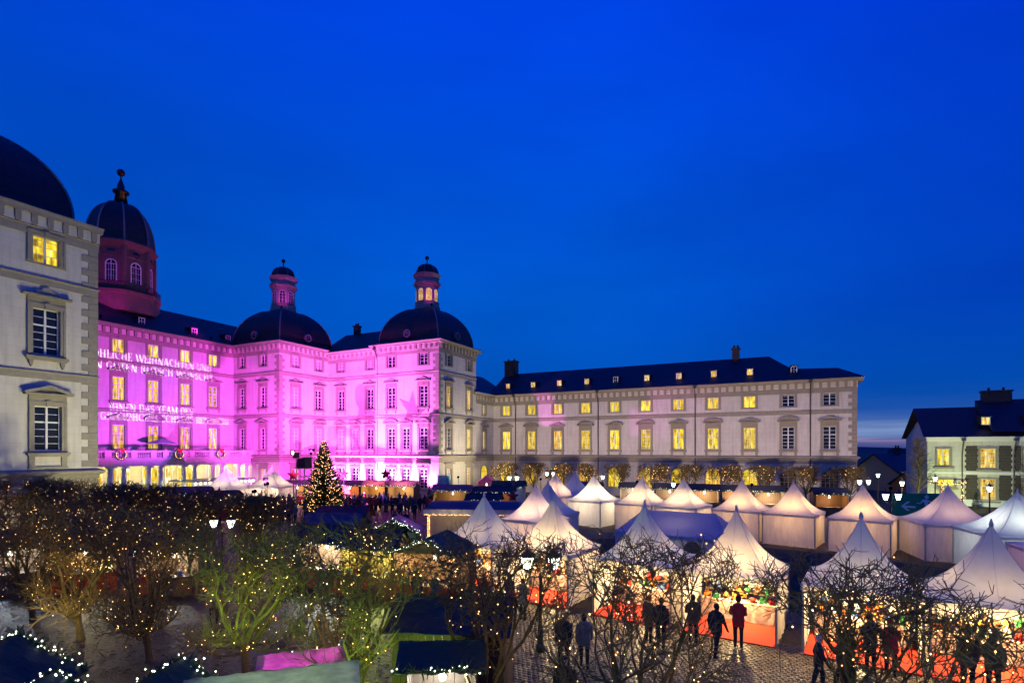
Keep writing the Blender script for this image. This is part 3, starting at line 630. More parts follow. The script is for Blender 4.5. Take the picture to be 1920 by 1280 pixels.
def chimney(roof, x, y, z0, z1, w=.9, d=.8, M=Matrix()):
    b = MB(); b.box(x-w/2,x+w/2,y-d/2,y+d/2,z0,z1); b.box(x-w/2-.12,x+w/2+.12,y-d/2-.12,y+d/2+.12,z1+.001,z1+.22)
    for s in (-.25,.25): b.lathe([(.16,z1+.22),(.13,z1+.62)], 8, 0, x+s*w, y)
    new('chimney', b.mesh('chimney', m_slate), roof, M)
chimney(kr, -64.2, 70.2, 24.5, 27.6)
# ---- corner pavilion B
B_, BF = block('lit_lantern_pavilion', 'pavilion with one magenta and one grey side, its lantern windows lit yellow', -55.6,-44.1,64.8,75.3,22.8, LV,
    {'-Y': [W_(s+55.6, z, 1.45, h, st, lt, hd, sl) for s in (-52.6,-46.75) for z,h,st,lt,hd,sl in ((19.35,1.7,'low',0,None,None),(13.3,3.0,'tall',0,'scroll','bracket'))]
        + [W_(s+55.6, z, 1.45, h, 'tall', lt, hd, sl) for i, s in enumerate((-52.6,-49.9,-46.75)) for z,h,lt,hd,sl in ((7.1,3.1,0,('seg','tri','seg')[i],'apron'),(1.4,2.8,0,'flat','bracket'))],
     '+X': [W_(s-64.8, z, 1.4, h, st, lt, hd, sl) for i, s in enumerate((67.4,73.1)) for z,h,st,lt,hd,sl in ((19.35,1.7,'low',0,None,None),(13.3,3.0,'tall',2,'scroll','bracket'),(7.1,3.1,'tall',(0,1)[i],('tri','seg')[i],'apron'),(1.4,2.8,'tall',(3,2)[i],'flat',None))]}, dz=0)
eaves_row(B_, BF['-Y'][0], BF['-Y'][1], 22.8); eaves_row(B_, BF['+X'][0], BF['+X'][1], 22.8)
quoins(B_, -44.1, 64.8, -1, 1, 6.4, 21.0, True)
cx, cy, zt = bell_roof(B_, -55.6,-44.1,64.8,75.3,22.87,5.5,2.0); lantern(B_, cx, cy, zt, True)
downpipe(B_, -55.3, 64.95, 0, 22.4)
# ---- right wing with its connecting bay
def arch_hole(b, s, w, h): pass
def arched_door(bld, F, s, w, h, lit, z=0, name='arched_window'):
    fr, pa = arched(w, h, .05, 12)
    key = ('ad',w,h)
    st = MB(); r = w/2; zs = h-r; n = 12
    pts = [(-r,0),(-r,zs)]+[(-r*math.cos(math.pi*k/n), zs+r*math.sin(math.pi*k/n)) for k in range(1,n)]+[(r,zs),(r,0)]
    F2 = F @ Matrix.Translation((s,0,z))
    o = new(name, cached(key, lambda: fr.mesh(name, m_stone)), bld, F2)
    p = new('pane', cached(key+('p',), lambda: pa.mesh('pane', m_glass)), o, F2); p.material_slots[0].link = 'OBJECT'; p.material_slots[0].material = (m_glass, m_lit, m_litw)[lit]
C_, CF = block('connecting_bay', 'narrow grey bay with lit archway joining lantern pavilion and long wing', -55.5,-44.35,75.2,82.2,16.2, (12.1,),
    {'+X': [W_(78.3-75.2,12.75,1.0,1.6,'low',1,None,None), W_(78.3-75.2,7.1,1.0,2.9,'tall',1,'seg','apron')]}, dz=.02, base=6.1)
eaves_row(C_, CF['+X'][0], 6.2, 16.2)
arched_door(C_, CF['+X'][0], 3.1, 1.9, 4.4, 1, 0, 'archway')
b = MB(); b.add([(-43.5,75,16.26),(-43.5,88,16.26),(-50,88,20.4),(-50,75,20.4),(-56,75,16.26),(-56,88,16.26)], [(0,1,2,3),(3,2,5,4),(0,3,4)])
new('roof', b.mesh('roof', m_slate), C_, Matrix())
wc = [-41.9,-37.25,-32.6,-27.9,-23.25,-18.5,-13.75,-9.0,-4.25,.5,5.3]
wl = [1,1,2,1,1,1,1,1,1,0,0]
G_, GF = block('long_wing', 'long three-storey wing with dark slate roof and yellow lit windows', -44.34,8.3,81.6,93.6,16.2, (12.1,),
    {'-Y': [W_(s+44.34, z, 1.5, h, st, wl[i], hd, sl) for i, s in enumerate(wc) for z,h,st,hd,sl in ((12.78,1.6,'low',None,None),(7.1,2.95,'tall',('tri','seg')[i%2],'apron'))],
     '+X': [W_(s, z, 1.4, h, st, 0, None, None) for s in (3,9) for z,h,st in ((12.78,1.6,'low'),(7.1,2.95,'tall'))]}, dz=-.006, base=6.1)
eaves_row(G_, GF['-Y'][0], GF['-Y'][1], 16.2, .95)
for i, s in enumerate(wc): arched_door(G_, GF['-Y'][0], s+44.34, 1.9, 2.9, (1,2,1,2,1,2,1,2,1,0,0)[i], 1.4)
for x in (-40.1,-25.8,-11.4,3.1): downpipe(G_, x, 81.6, 0, 16.1)
quoins(G_, 8.3, 81.6, -1, 1, 6.4, 14.4, True)
b = MB()
b.add([(-45,80.8,16.24),(3.1,80.8,16.24),(3.1,94.4,16.24),(-45,94.4,16.24),(-45,87.6,20.6),(-2.0,87.6,20.6)], [(0,1,5,4),(1,2,5),(2,3,4,5),(3,0,4)])
b.add([(3.0,80.8,16.25),(9.05,80.8,16.25),(9.05,94.4,16.25),(3.0,94.4,16.25),(3.0,84,17.2),(6.4,84,17.9),(6.4,91,17.9),(-1,91,18.2),(-1,84,18.2)], [(0,1,5,8),(1,2,6,5),(2,3,7,6),(5,6,7,8),(3,0,8,7)])
gr = new('roof', b.mesh('roof', m_slate), G_, Matrix())
chimney(gr, -43.6, 87, 18.5, 22.6, 2.2, 1.2); chimney(gr, -6.4, 87.3, 19.5, 21.9, 1.0, .9)
for i, x in enumerate((-42.1,-37.4,-32.7,-28.05,-23.35,-18.55,-13.85,-9.0,-4.25,1.2)): dormer(gr, (x, 82.7, 17.35), i not in (4,9), .6, .85, 2.2)

# ---- portico
pt = thing('portico', 'white columned entrance portico with balustraded balcony', 'portico', T(-73.4,44,0))
def column():
    b = MB(); b.box(-.42,.42,-.42,.42,0,.18); b.lathe([(.40,.18),(.40,.30),(.33,.36),(.335,1.6),(.28,4.55),(.30,4.6),(.36,4.72),(.36,4.78)], 16); b.box(-.4,.4,-.4,.4,4.78,4.98)
    return b.mesh('column', m_frame, False)
cm = column()
for y in (34.5,36.6,38.05,40.9,42.4,45.4,46.9,49.5,50.9,53.6,54.9): new('column', cm, pt, T(-71.8,y,0))
b = MB(); b.box(-75.48,-71.3,33.5,55.3,5.0,5.78); b.box(-75.48,-71.0,33.5,55.45,5.781,5.95)
new('entablature', b.mesh('entablature', m_wall), pt, Matrix())
b = MB(); b.box(-71.62,-71.2,33.5,55.4,6.72,6.92); b.box(-71.56,-71.26,33.5,55.4,5.951,6.08)
for y in (33.7,36,38.9,41.2,42.7,45.2,46.2,49,51.4,54,55.2): b.box(-71.68,-71.14,y-.35,y+.35,5.951,6.95)
new('balustrade', b.mesh('balustrade', m_wall), pt, Matrix())
b = MB(); y = 33.6
while y < 55.2:
    b.lathe([(.06,6.08),(.11,6.25),(.05,6.5),(.08,6.72)], 6, 0, -71.41, y); y += .26
tag(new('balusters', b.mesh('balusters', m_wall), pt, Matrix()), kind='stuff')
# entrance glazing behind the columns
for y, w, lt in ((39.4,2.6,2),(43.3,2.2,1),(45.6,1.0,2),(48.0,2.4,1),(51.9,1.2,1),(36.8,1.4,2)):
    F = frame_px((-75.44,y,0), '+X'); b = MB()
    b.box(-w/2,-w/2+.1,-.1,0,0,4.6); b.box(w/2-.1,w/2,-.1,0,0,4.6); b.box(-w/2+.1,w/2-.1,-.1,0,4.5,4.6); b.box(-w/2+.1,w/2-.1,-.1,0,2.6,2.72); b.box(-.05,.05,-.1,0,0,4.5)
    d = new('glazed_door', b.mesh('glazed_door', m_frame), pt, F)
    b = MB(); b.quad((-w/2,-.03,0),(w/2,-.03,0),(w/2,-.03,4.6),(-w/2,-.03,4.6)); new('pane', b.mesh('pane', (m_glass,m_lit,m_litw)[lt]), d, F)
for y in (37.3,41.6,46,50.3,54.3):
    b = MB(); b.lathe([(.1,4.6),(.2,4.68),(.22,4.85),(.1,4.98)], 10, 0, -73.4, y)
    o = new('ceiling_lamp', b.mesh('ceiling_lamp', emit('ceiling_lamp_glass', (1,.8,.4), 6)), pt, Matrix())
    lamp('ceiling_lamp_light', 'POINT', o, Matrix.Translation((-73.4,y,4.4)), 300, (1,.78,.36), shadow_soft_size=.2)
cn = thing('glass_canopy', 'glass entrance canopy edged with bright white lamps', 'canopy', T(-68.6,47.4,0))
b = MB(); b.box(-71.4,-66.2,43.2,52.0,3.02,3.08); new('roof', b.mesh('roof', mat('canopy_glass', (.35,.5,.48), .2, trans=.6)), cn, Matrix())
b = MB()
for y in (43.2,46.1,49.0,52): b.box(-71.4,-66.2,y-.05,y+.05,2.9,3.019)
b.box(-66.2,-66.1,43.15,52.05,2.88,3.12); new('beams', b.mesh('beams', m_alu), cn, Matrix())
for y in (43.6,51.6): b = MB(); b.tube([(-66.4,y,0),(-66.4,y,2.9)], [.06,.06], 8); new('post', b.mesh('post', m_alu), cn, Matrix())
ml = emit('canopy_lamp_glass', (.88,1,.95), 9)
for k in range(14):
    b = MB(); b.lathe([(.05,2.86),(.12,2.78),(.10,2.62),(.03,2.6)], 8, 0, -66.3, 43.5+k*.64); new('canopy_lamp', b.mesh('canopy_lamp', ml), cn, Matrix())
for y in (44.5,47.6,50.6): lamp('canopy_light', 'POINT', cn, Matrix.Translation((-67,y,2.4)), 300, (.9,1,.9), shadow_soft_size=.2)
# wreaths on the balustrade
m_bow = mat('red_bow', (.55,.01,.02), .6)
for i, (y, nm) in enumerate(((37.3,'nearest the grey corner pavilion'),(44.3,'in the middle of the balcony'),(50.2,'nearest the inner corner of the court'))):
    wr = thing('wreath', 'lit fir wreath with red bow on the balustrade, '+nm, 'wreath', frame_px((-71.0,y,6.45),'+X'), 'wreaths on the portico balustrade')
    b = MB(); rr = random.Random(i)
    for k in range(260):
        a = rr.uniform(0,6.283); t = rr.uniform(0,6.283); q = Vector(((.55+.13*math.cos(t))*math.cos(a), .13*math.sin(t), (.55+.13*math.cos(t))*math.sin(a))); e = q+Vector((rr.uniform(-.12,.12),rr.uniform(-.1,.05),rr.uniform(-.12,.12)))
        b.tube([q,e],[.035,.01],3,False)
    new('fir_ring', b.mesh('fir_ring', m_garland), wr)
    b = MB(); b.prism([(-.3,.75),(0,.58),(.3,.75),(.3,.4),(0,.52),(-.3,.4)], -.28,-.16); b.prism([(-.06,.5),(.06,.5),(.12,.15),(-.12,.15)], -.26,-.2); new('bow', b.mesh('bow', m_bow), wr)
    b = MB()
    for k in range(18): a = k*.35; b.octa((.55*math.cos(a),-.16,.55*math.sin(a)), .045)
    new('fairy_lights', b.mesh('fairy_lights', m_fairy), wr)
# balcony parasol
um = thing('parasol', 'open purple-lit parasol standing on the portico balcony', 'parasol', T(-73.2,43.4,5.95))
b = MB(); b.tube([(0,0,0),(0,0,2.4)],[.04,.04],6); b.lathe([(.3,0),(.3,.06)],12); new('pole', b.mesh('pole', m_iron), um)
b = MB()
b.lathe([(1.9,1.85),(1.88,1.9),(.9,2.25),(.06,2.55)], 8); new('canopy', b.mesh('canopy', mat('parasol_canvas', (.5,.45,.5), .8)), um)

# ---- gatehouse on the right
m_brown = mat('brown_rubble_stone', (.09,.075,.06), .9, .5, 6, bump=.6)
H_ = thing('gatehouse', 'pale green-lit gatehouse with steep dark roof and brown stone panels', 'building', T(28,92,0))
hx0, hx1, hy0, hy1, hz = 16.4, 42.0, 86.0, 99.5, 8.6
holes = []
F = frame_px((hx0,hy0,0), '-Y')
for s, z, w, h, lt in ((1.65,5.0,1.25,2.1,1),(6.05,4.75,1.5,2.4,2),(10.1,4.75,1.5,2.4,1),(6.05,.9,1.5,2.5,2),(1.9,2.4,1.6,.9,1),(10.1,.9,1.5,2.5,1)):
    holes.append(window(H_, F, s, z, w, h, 'tall' if h > 1.5 else 'small', lt, None, 'plain', surround_t=.24))
new('wall', wall_sheet(hx1-hx0,0,hz,holes).mesh('wall', m_wall), H_, F)
for fc, O, L in (('+X',(hx1,hy0,0),13.5),('+Y',(hx1,hy1,0),25.6)): new('wall', wall_sheet(L,0,hz,[]).mesh('wall', m_wall), H_, frame_px(O,fc))
F2 = frame_px((hx0,hy1,0),'-X')
hh = window(H_, F2, 9.5, 5.0, 1.1, 2.1, 'tall', 1, None, 'plain', surround_t=.24)
new('wall', wall_sheet(13.5,0,hz,[hh]).mesh('wall', m_wall), H_, F2)
b = MB(); b.add([(hx0-.02,hy0-.2,hz),(hx0-.02,hy1+.2,hz),(hx0+.9,92.7,12.3),(hx0+4.2,hy0+.4,hz)], [(0,2,1)]); new('gable', b.mesh('gable', m_wall), H_, Matrix())
b = MB()
b.add([(hx0-.5,hy0-.55,hz+.05),(hx1,hy0-.55,hz+.05),(hx1,hy1+.6,hz+.05),(hx0-.5,hy1+.6,hz+.05),(hx0-.3,92.7,12.75),(hx1,92.7,12.75)], [(0,1,5,4),(2,3,4,5)])
b.add([(hx0+6.4,hy0-.35,hz+.6),(hx1,hy0-.35,hz+.6),(hx1,92.7,13.6),(hx0+6.4,92.7,13.6),(hx0+6.4,92.7,12.6)], [(0,1,2,3),(0,3,4)])
hr = new('roof', b.mesh('roof', m_slate), H_, Matrix())
chimney(hr, hx0+8.6, 92.7, 12.5, 14.6, 3.0, 1.0)
dormer(hr, (hx0+6.1, hy0+1.1, 10.2), 1, .7, .8, 2); dormer(hr, (hx0+10.4, hy0+1.1, 10.2), 1, .7, .8, 2)
b = MB(); b.box(hx0-.1,hx1,hy0-.22,hy0-.001,hz-.55,hz-.2); b.box(hx0-.2,hx1,hy0-.4,hy0-.001,hz-.199,hz+.02); b.box(hx0-.05,hx1,hy0-.1,hy0-.001,4.0,4.25); b.box(hx0-.1,hx1,hy0-.16,hy0-.001,0,.8); new('cornice', b.mesh('cornice', m_frame), H_, Matrix())
for x0, x1, z0, z1 in ((3.9,5.0,4.4,7.5),(7.1,8.2,4.4,7.5),(3.9,5.0,.85,3.9),(7.1,8.2,.85,3.9),(8.6,9.1,4.4,7.5),(8.6,9.1,.85,3.9)):
    b = MB(); z = z0; k = 0
    while z < z1-.05:
        e = .12*(k%2); b.box(hx0+x0-e,hx0+x1+e,hy0-.06,hy0-.003,z,min(z+.34,z1)); z += .345; k += 1
    new('stone_panel', b.mesh('stone_panel', m_brown), H_, Matrix())
for x in (3.5, 8.45): downpipe(H_, hx0+x, hy0, 0, hz-.2)
# lit garland arch at the gatehouse door
ga = thing('garland_arch', 'doorway arch wound with glowing fairy lights before the gatehouse', 'arch', T(hx0+2.2,84.6,0))
b = MB(); b.tube([(-.9,0,0),(-.9,0,2.9)],[.09,.09],6); b.tube([(1.0,0,0),(1.0,0,2.9)],[.09,.09],6); b.tube([(-2.2,0,2.9),(1.5,0,2.95)],[.08,.08],6); new('frame', b.mesh('frame', m_garland), ga)
b = MB(); rr = random.Random(5)
for k in range(150):
    t = rr.random()
    p = (-.9+rr.uniform(-.14,.14),rr.uniform(-.2,.1),t*2.9) if k%3==0 else (1.0+rr.uniform(-.14,.14),rr.uniform(-.2,.1),t*2.9) if k%3==1 else (-2.2+3.7*t,rr.uniform(-.2,.1),2.92+rr.uniform(-.14,.14))
    b.octa(p,.045)
new('fairy_lights', b.mesh('fairy_lights', m_fairy), ga)
# dark houses below, between wing and gatehouse
def house(label, x, y, w, d, ze, zr, rz, wallm, win=None, sky=False):
    h = thing('house', label, 'house', T(x,y,0,rz)); F = Matrix()
    b = MB(); b.box(-w/2,w/2,-d/2,d/2,0,ze); b.prism([(-w/2,ze+.001),(w/2,ze+.001),(0,zr)], -d/2, d/2); new('wall', b.mesh('wall', wallm), h)
    b = MB(); e = .4; k = (zr-ze)/(w/2)
    for s in (-1,1):
        b.add([(s*(w/2+e),-d/2-e,ze-e*k+.12),(s*(w/2+e),d/2+e,ze-e*k+.12),(0,d/2+e,zr+.12),(0,-d/2-e,zr+.12),(s*(w/2+e),-d/2-e,ze-e*k-.1),(s*(w/2+e),d/2+e,ze-e*k-.1),(0,d/2+e,zr-.1),(0,-d/2-e,zr-.1)],
              [(0,1,2,3),(4,7,6,5),(0,3,7,4),(1,5,6,2),(0,4,5,1)])
    ro = new('roof', b.mesh('roof', m_slate), h)
    if win:
        b = MB(); x0, z0 = win; b.box(x0-.75,x0+.75,-d/2-.08,-d/2-.002,z0-.1,z0+1.3); o = new('window', b.mesh('window', m_frame), h)
        b = MB(); b.quad((x0-.62,-d/2-.09,z0),(x0+.62,-d/2-.09,z0),(x0+.62,-d/2-.09,z0+1.2),(x0-.62,-d/2-.09,z0+1.2)); new('pane', b.mesh('pane', emit('bright_room', (1,.95,.75), 1.6)), o)
    if sky:
        for yy in (-1.6,-.5,1.6):
            b = MB(); z = ze+.55*(zr-ze)+.15; xx = -w/2*.45
            b.add([(xx-.35,yy-.2,z-.35*k+.02),(xx-.35,yy+.2,z-.35*k+.02),(xx+.35,yy+.2,z+.35*k+.02),(xx+.35,yy-.2,z+.35*k+.02)], [(0,1,2,3)]); new('skylight', b.mesh('skylight', mat('skylight_glass', (.3,.35,.45), .05, metal=.8)), ro)
    chimney(ro, 0, d*.25, zr-.6, zr+1.0, .8, .7, None)
m_buff = mat('buff_render', (.32,.28,.18), .9, .2, 3); m_brick = mat('orange_brick', (.36,.17,.07), .9, .3, 8)
house('buff gabled house with dark roof just behind the end of the long wing', 17, 118, 10, 12, 2.2, 6.2, R(-30), m_buff)
house('dark-roofed house with small skylights seen between wing and gatehouse', 27, 132, 11, 16, 3.0, 7.2, R(62), m_darkwood, None, True)
house('brick gable house with one bright window beside the gatehouse', 22.5, 112, 9, 10, 1.6, 5.4, R(-30), m_brick, (.2,2.4))

# ================================================================== lights on the building
m_foil = mat('black_foil', (.0008,.0008,.0008), 1, spec=0)
def floodlight(label, p, q, energy, color, cone=100, blend=.6, group='floodlights at the palace', size=.25, over=(), under=(), k=.012):
    p = Vector(p); f = thing('floodlight', label, 'floodlight', T(p.x,p.y,p.z), group)
    d = (Vector(q)-p).normalized(); b = MB()
    b.tube([p-d*.30, p-d*.02], [.10,.16], 10); zb = 0.01 if p.z < 5 else p.z-.47; b.tube([(p.x,p.y,zb),(p.x,p.y,p.z-.1)],[.03,.03],6); b.box(p.x-.14,p.x+.14,p.y-.14,p.y+.14,zb-.02,zb)
    new('housing', b.mesh('housing', m_foil), f, Matrix())
    for edge, up in ((over, .32), (under, -.32)):         # barn doors: trim the beam along the eaves / the balcony
        if edge:
            b = MB(); E = [p+(Vector(e)-p)*k for e in edge]
            for e0, e1 in zip(E[:-1], E[1:]): b.quad(e0, e1, e1+Vector((0,0,up)), e0+Vector((0,0,up)))
            new('barn_door', b.mesh('barn_door', m_foil), f, Matrix())
    lamp('floodlight_beam', 'SPOT', f, aim(p,q), energy, color, spot_size=R(cone), spot_blend=blend, shadow_soft_size=size)
    return f
# scaffold tower beside the tree with the big magenta washes
tw = thing('scaffold_tower', 'aluminium scaffold tower with speaker box beside the Christmas tree', 'scaffold', T(-48.6,44.6,0))
b = MB()
for sx in (-.6,.6):
    for sy in (-.6,.6): b.tube([(sx,sy,0),(sx,sy,4.9)],[.04,.04],6)
for z in (.4,1.3,2.2,3.1,4.0,4.9):
    for a, c in (((-.6,-.6),(.6,-.6)),((.6,-.6),(.6,.6)),((.6,.6),(-.6,.6)),((-.6,.6),(-.6,-.6))): b.tube([(*a,z),(*c,z)],[.03,.03],5)
for z in (.4,2.2): b.tube([(-.6,-.6,z),(.6,-.6,z+1.8)],[.025,.025],5); b.tube([(.6,-.6,z),(.6,.6,z+1.8)],[.025,.025],5)
new('frame', b.mesh('frame', m_alu), tw)
b = MB(); b.box(-.75,.75,-.7,.7,4.95,5.0); new('deck', b.mesh('deck', m_wood), tw)
sp = thing('loudspeaker', 'dark loudspeaker box on top of the scaffold tower', 'loudspeaker', T(-48.6,44.6,5.0))
b = MB(); b.prism([(-.7,0),(.7,0),(.6,1.15),(-.6,1.0)], -.5,.5); new('cabinet', b.mesh('cabinet', m_iron), sp)
b = MB(); b.quad((-.6,-.51,.08),(.6,-.51,.08),(.52,-.51,1.0),(-.52,-.51,.92)); new('grille', b.mesh('grille', mat('speaker_grille', (.04,.015,.03), .8)), sp)
EAV = [(-90,55.2,23.1),(-75.5,55.2,23.1),(-65.3,55.2,23.1),(-65.2,64.6,23.1),(-44,64.5,23.1),(-20,64.5,23.1)]
floodlight('magenta floodlight on the scaffold tower aimed at the inner pavilion', (-48.0,45.0,6.6),(-63,63,12.5),58000,MAG,100,.7,size=.015,over=EAV)
floodlight('magenta floodlight on the paving aimed at the lantern pavilion', (-50.5,47.5,.6),(-51,64.8,12.5),56000,(1,.19,.98),116,.6,size=.015,over=EAV[2:])
floodlight('violet projector near the fir aimed at the central palace block', (-50.5,41.2,3.4),(-75.5,45.5,14.0),35000,(1.0,.07,1.0),76,.25,size=.012,over=[(-75,20,23.0),(-75,70,23.0)],under=[(-71.2,20,5.9),(-71.2,55.3,5.9),(-65.5,55.3,5.9),(-65.5,70,5.9)])
floodlight('blue-violet floodlight low beside the projector on the central block', (-51.2,40.2,2.6),(-75.5,45.5,8.2),34000,(.28,.10,1.0),54,.9,size=.02,under=[(-71.2,20,5.9),(-71.2,55.3,5.9),(-65.5,55.3,5.9),(-65.5,70,5.9)])
# greeting projector: a real slide (plate with cut-out letters) in front of a small lamp
pj = Vector((-49.3,43.9,6.55)); pg = thing('greeting_projector', 'projector throwing the white Christmas greeting onto the magenta palace front', 'projector', T(pj.x,pj.y,pj.z)); gk = .014
from mathutils.geometry import delaunay_2d_cdt
cont = []
for txt, y0, y1, z in (('FRÖHLICHE WEIHNACHTEN UND',35.2,51.95,18.43),('EINEN GUTEN RUTSCH WÜNSCHT',34.4,52.2,17.08),('IHNEN DAS TEAM DES',38.35,49.1,11.95),('GRANDHOTEL SCHLOSS BENSBERG',37.35,54.75,10.78)):
    cont += serif_text(txt, y0, y1, z, .98)
vv = [Vector(q) for q in ((22,-4),(69,-4),(69,34),(22,34))]; ee = []
for c in cont:
    o = len(vv); vv += [Vector(q) for q in c]; ee += [(o+k, o+(k+1)%len(c)) for k in range(len(c))]
vo, eo, fo, *_ = delaunay_2d_cdt(vv, ee, [], 0, 1e-5)
bbs = [(min(q[0] for q in c), max(q[0] for q in c), min(q[1] for q in c), max(q[1] for q in c), c) for c in cont]
def inside(x, y, c):
    r = False
    for (x0,y0),(x1,y1) in zip(c, c[1:]+c[:1]):
        if (y0 > y) != (y1 > y) and x < (x1-x0)*(y-y0)/(y1-y0)+x0: r = not r
    return r
keep = []
for f in fo:
    x = sum(vo[k].x for k in f)/3; y = sum(vo[k].y for k in f)/3
    if not any(a < x < b2 and c0 < y < c1 and inside(x,y,c) for a,b2,c0,c1,c in bbs): keep.append(list(f))
me = bpy.data.meshes.new('slide'); me.from_pydata([(q.x,q.y,0) for q in vo], [], keep); me.materials.append(m_foil)
# slide coordinates (Y, Z on the wall plane) shrunk towards the lamp
for v in me.vertices: w = Vector((-75.42, v.co.x, v.co.y)); v.co = (w-pj)*gk
new('slide', me, pg)
b = MB(); b.box(-.1,.45,-.22,.22,-.50,-.25); b.box(.06,.45,-.22,.22,-.249,.16); b.tube([(.2,0,-1.5),(.2,0,-.5)],[.04,.04],6); new('housing', b.mesh('housing', m_iron), pg)
lamp('projector_beam','SPOT',pg,aim(pj,(-75.4,45.5,13.5)),85000,(1,.95,1),spot_size=R(54),spot_blend=.1,shadow_soft_size=.0003)
# short uplights close to the wall
for i, (x, e) in enumerate(((-64.4,1),(-61.4,1.1),(-58.4,1.3),(-54.6,1.8),(-51.3,1.5),(-48.3,1.5),(-45.4,1.0))):
    floodlight(['magenta uplight at the foot of the palace wall, '+ORD[i]+' from the inner corner'][0], (x,63.3,.5),(x,65.3,9),12500*e,(1,.20,.97),80,.9,'uplights along the magenta wall')
floodlight('magenta uplight on the eaves beside the great dome', (-75.1,51.5,23.5),(-80.5,44.5,33.5),2000,(1,.03,.62),90,.8)
floodlight('magenta uplight lighting the great dome from the roof', (-75.1,37.2,23.5),(-80.5,42.5,33.5),1500,(1,.03,.62),90,.8)
for cx, cy, e in ((-71,61,900),(-49.85,70,520)):
    floodlight('magenta uplight on the bell roof of the '+('inner' if cx < -60 else 'lantern')+' pavilion', (cx+2.9,cy-2.9,28.7),(cx+.4,cy-.4,32.5),e*.5,(1,.05,.68),70,.8)
# warm-white lights that wash the grey fronts
floodlight('warm floodlight among the trees before the nearest grey pavilion', (-33.5,20.5,.6),(-43.9,17,11),4000,(1,.94,.52),120,.8)
floodlight('neutral floodlight on the ground washing the upper nearest grey pavilion', (-29,26,.6),(-43.9,17,17),7200,(1,.92,.60),70,.8)
for i, x in enumerate((-39,-27,-15,-3,9)):
    floodlight('warm floodlight between the booths washing the long wing, '+ORD[i]+' from the lantern pavilion', (x,62.0,3.4),(x+.5,81.6,10.5),6000,(1,.72,.56),130,.9,'floodlights along the long wing',size=.1)
floodlight('green-white floodlight on the lawn before the gatehouse', (17.5,76,.6),(19.5,86,4.5),4600,(.84,1,.42),130,.8)
floodlight('warm floodlight at the grey side of the lantern pavilion', (-33.5,69.8,.6),(-44.1,69.8,12),7500,(1,.88,.52),110,.8)

floodlight('green-yellow floodlight below the viewer lighting the middle trees', (-12.7,9.0,.9),(-12.2,11,3.4),1100,(.50,1,.08),150,.8)
floodlight('pale green floodlight on the wall below the viewer lighting the front tents', (4.5,2.2,5.2),(1,23,3.5),1000,(.80,1,.82),90,.8)
floodlight('second green-yellow floodlight below the viewer near the grey booth', (-8.0,9.0,.9),(-9.0,11.2,3.3),750,(.50,1,.08),150,.8)
floodlight('added amber floodlight behind the stalls warming the left trees', (-21.5,8.2,.9),(-22.5,12,2.6),620,(1,.76,.22),120,.8)  # extra source put in to warm the left trees and paving

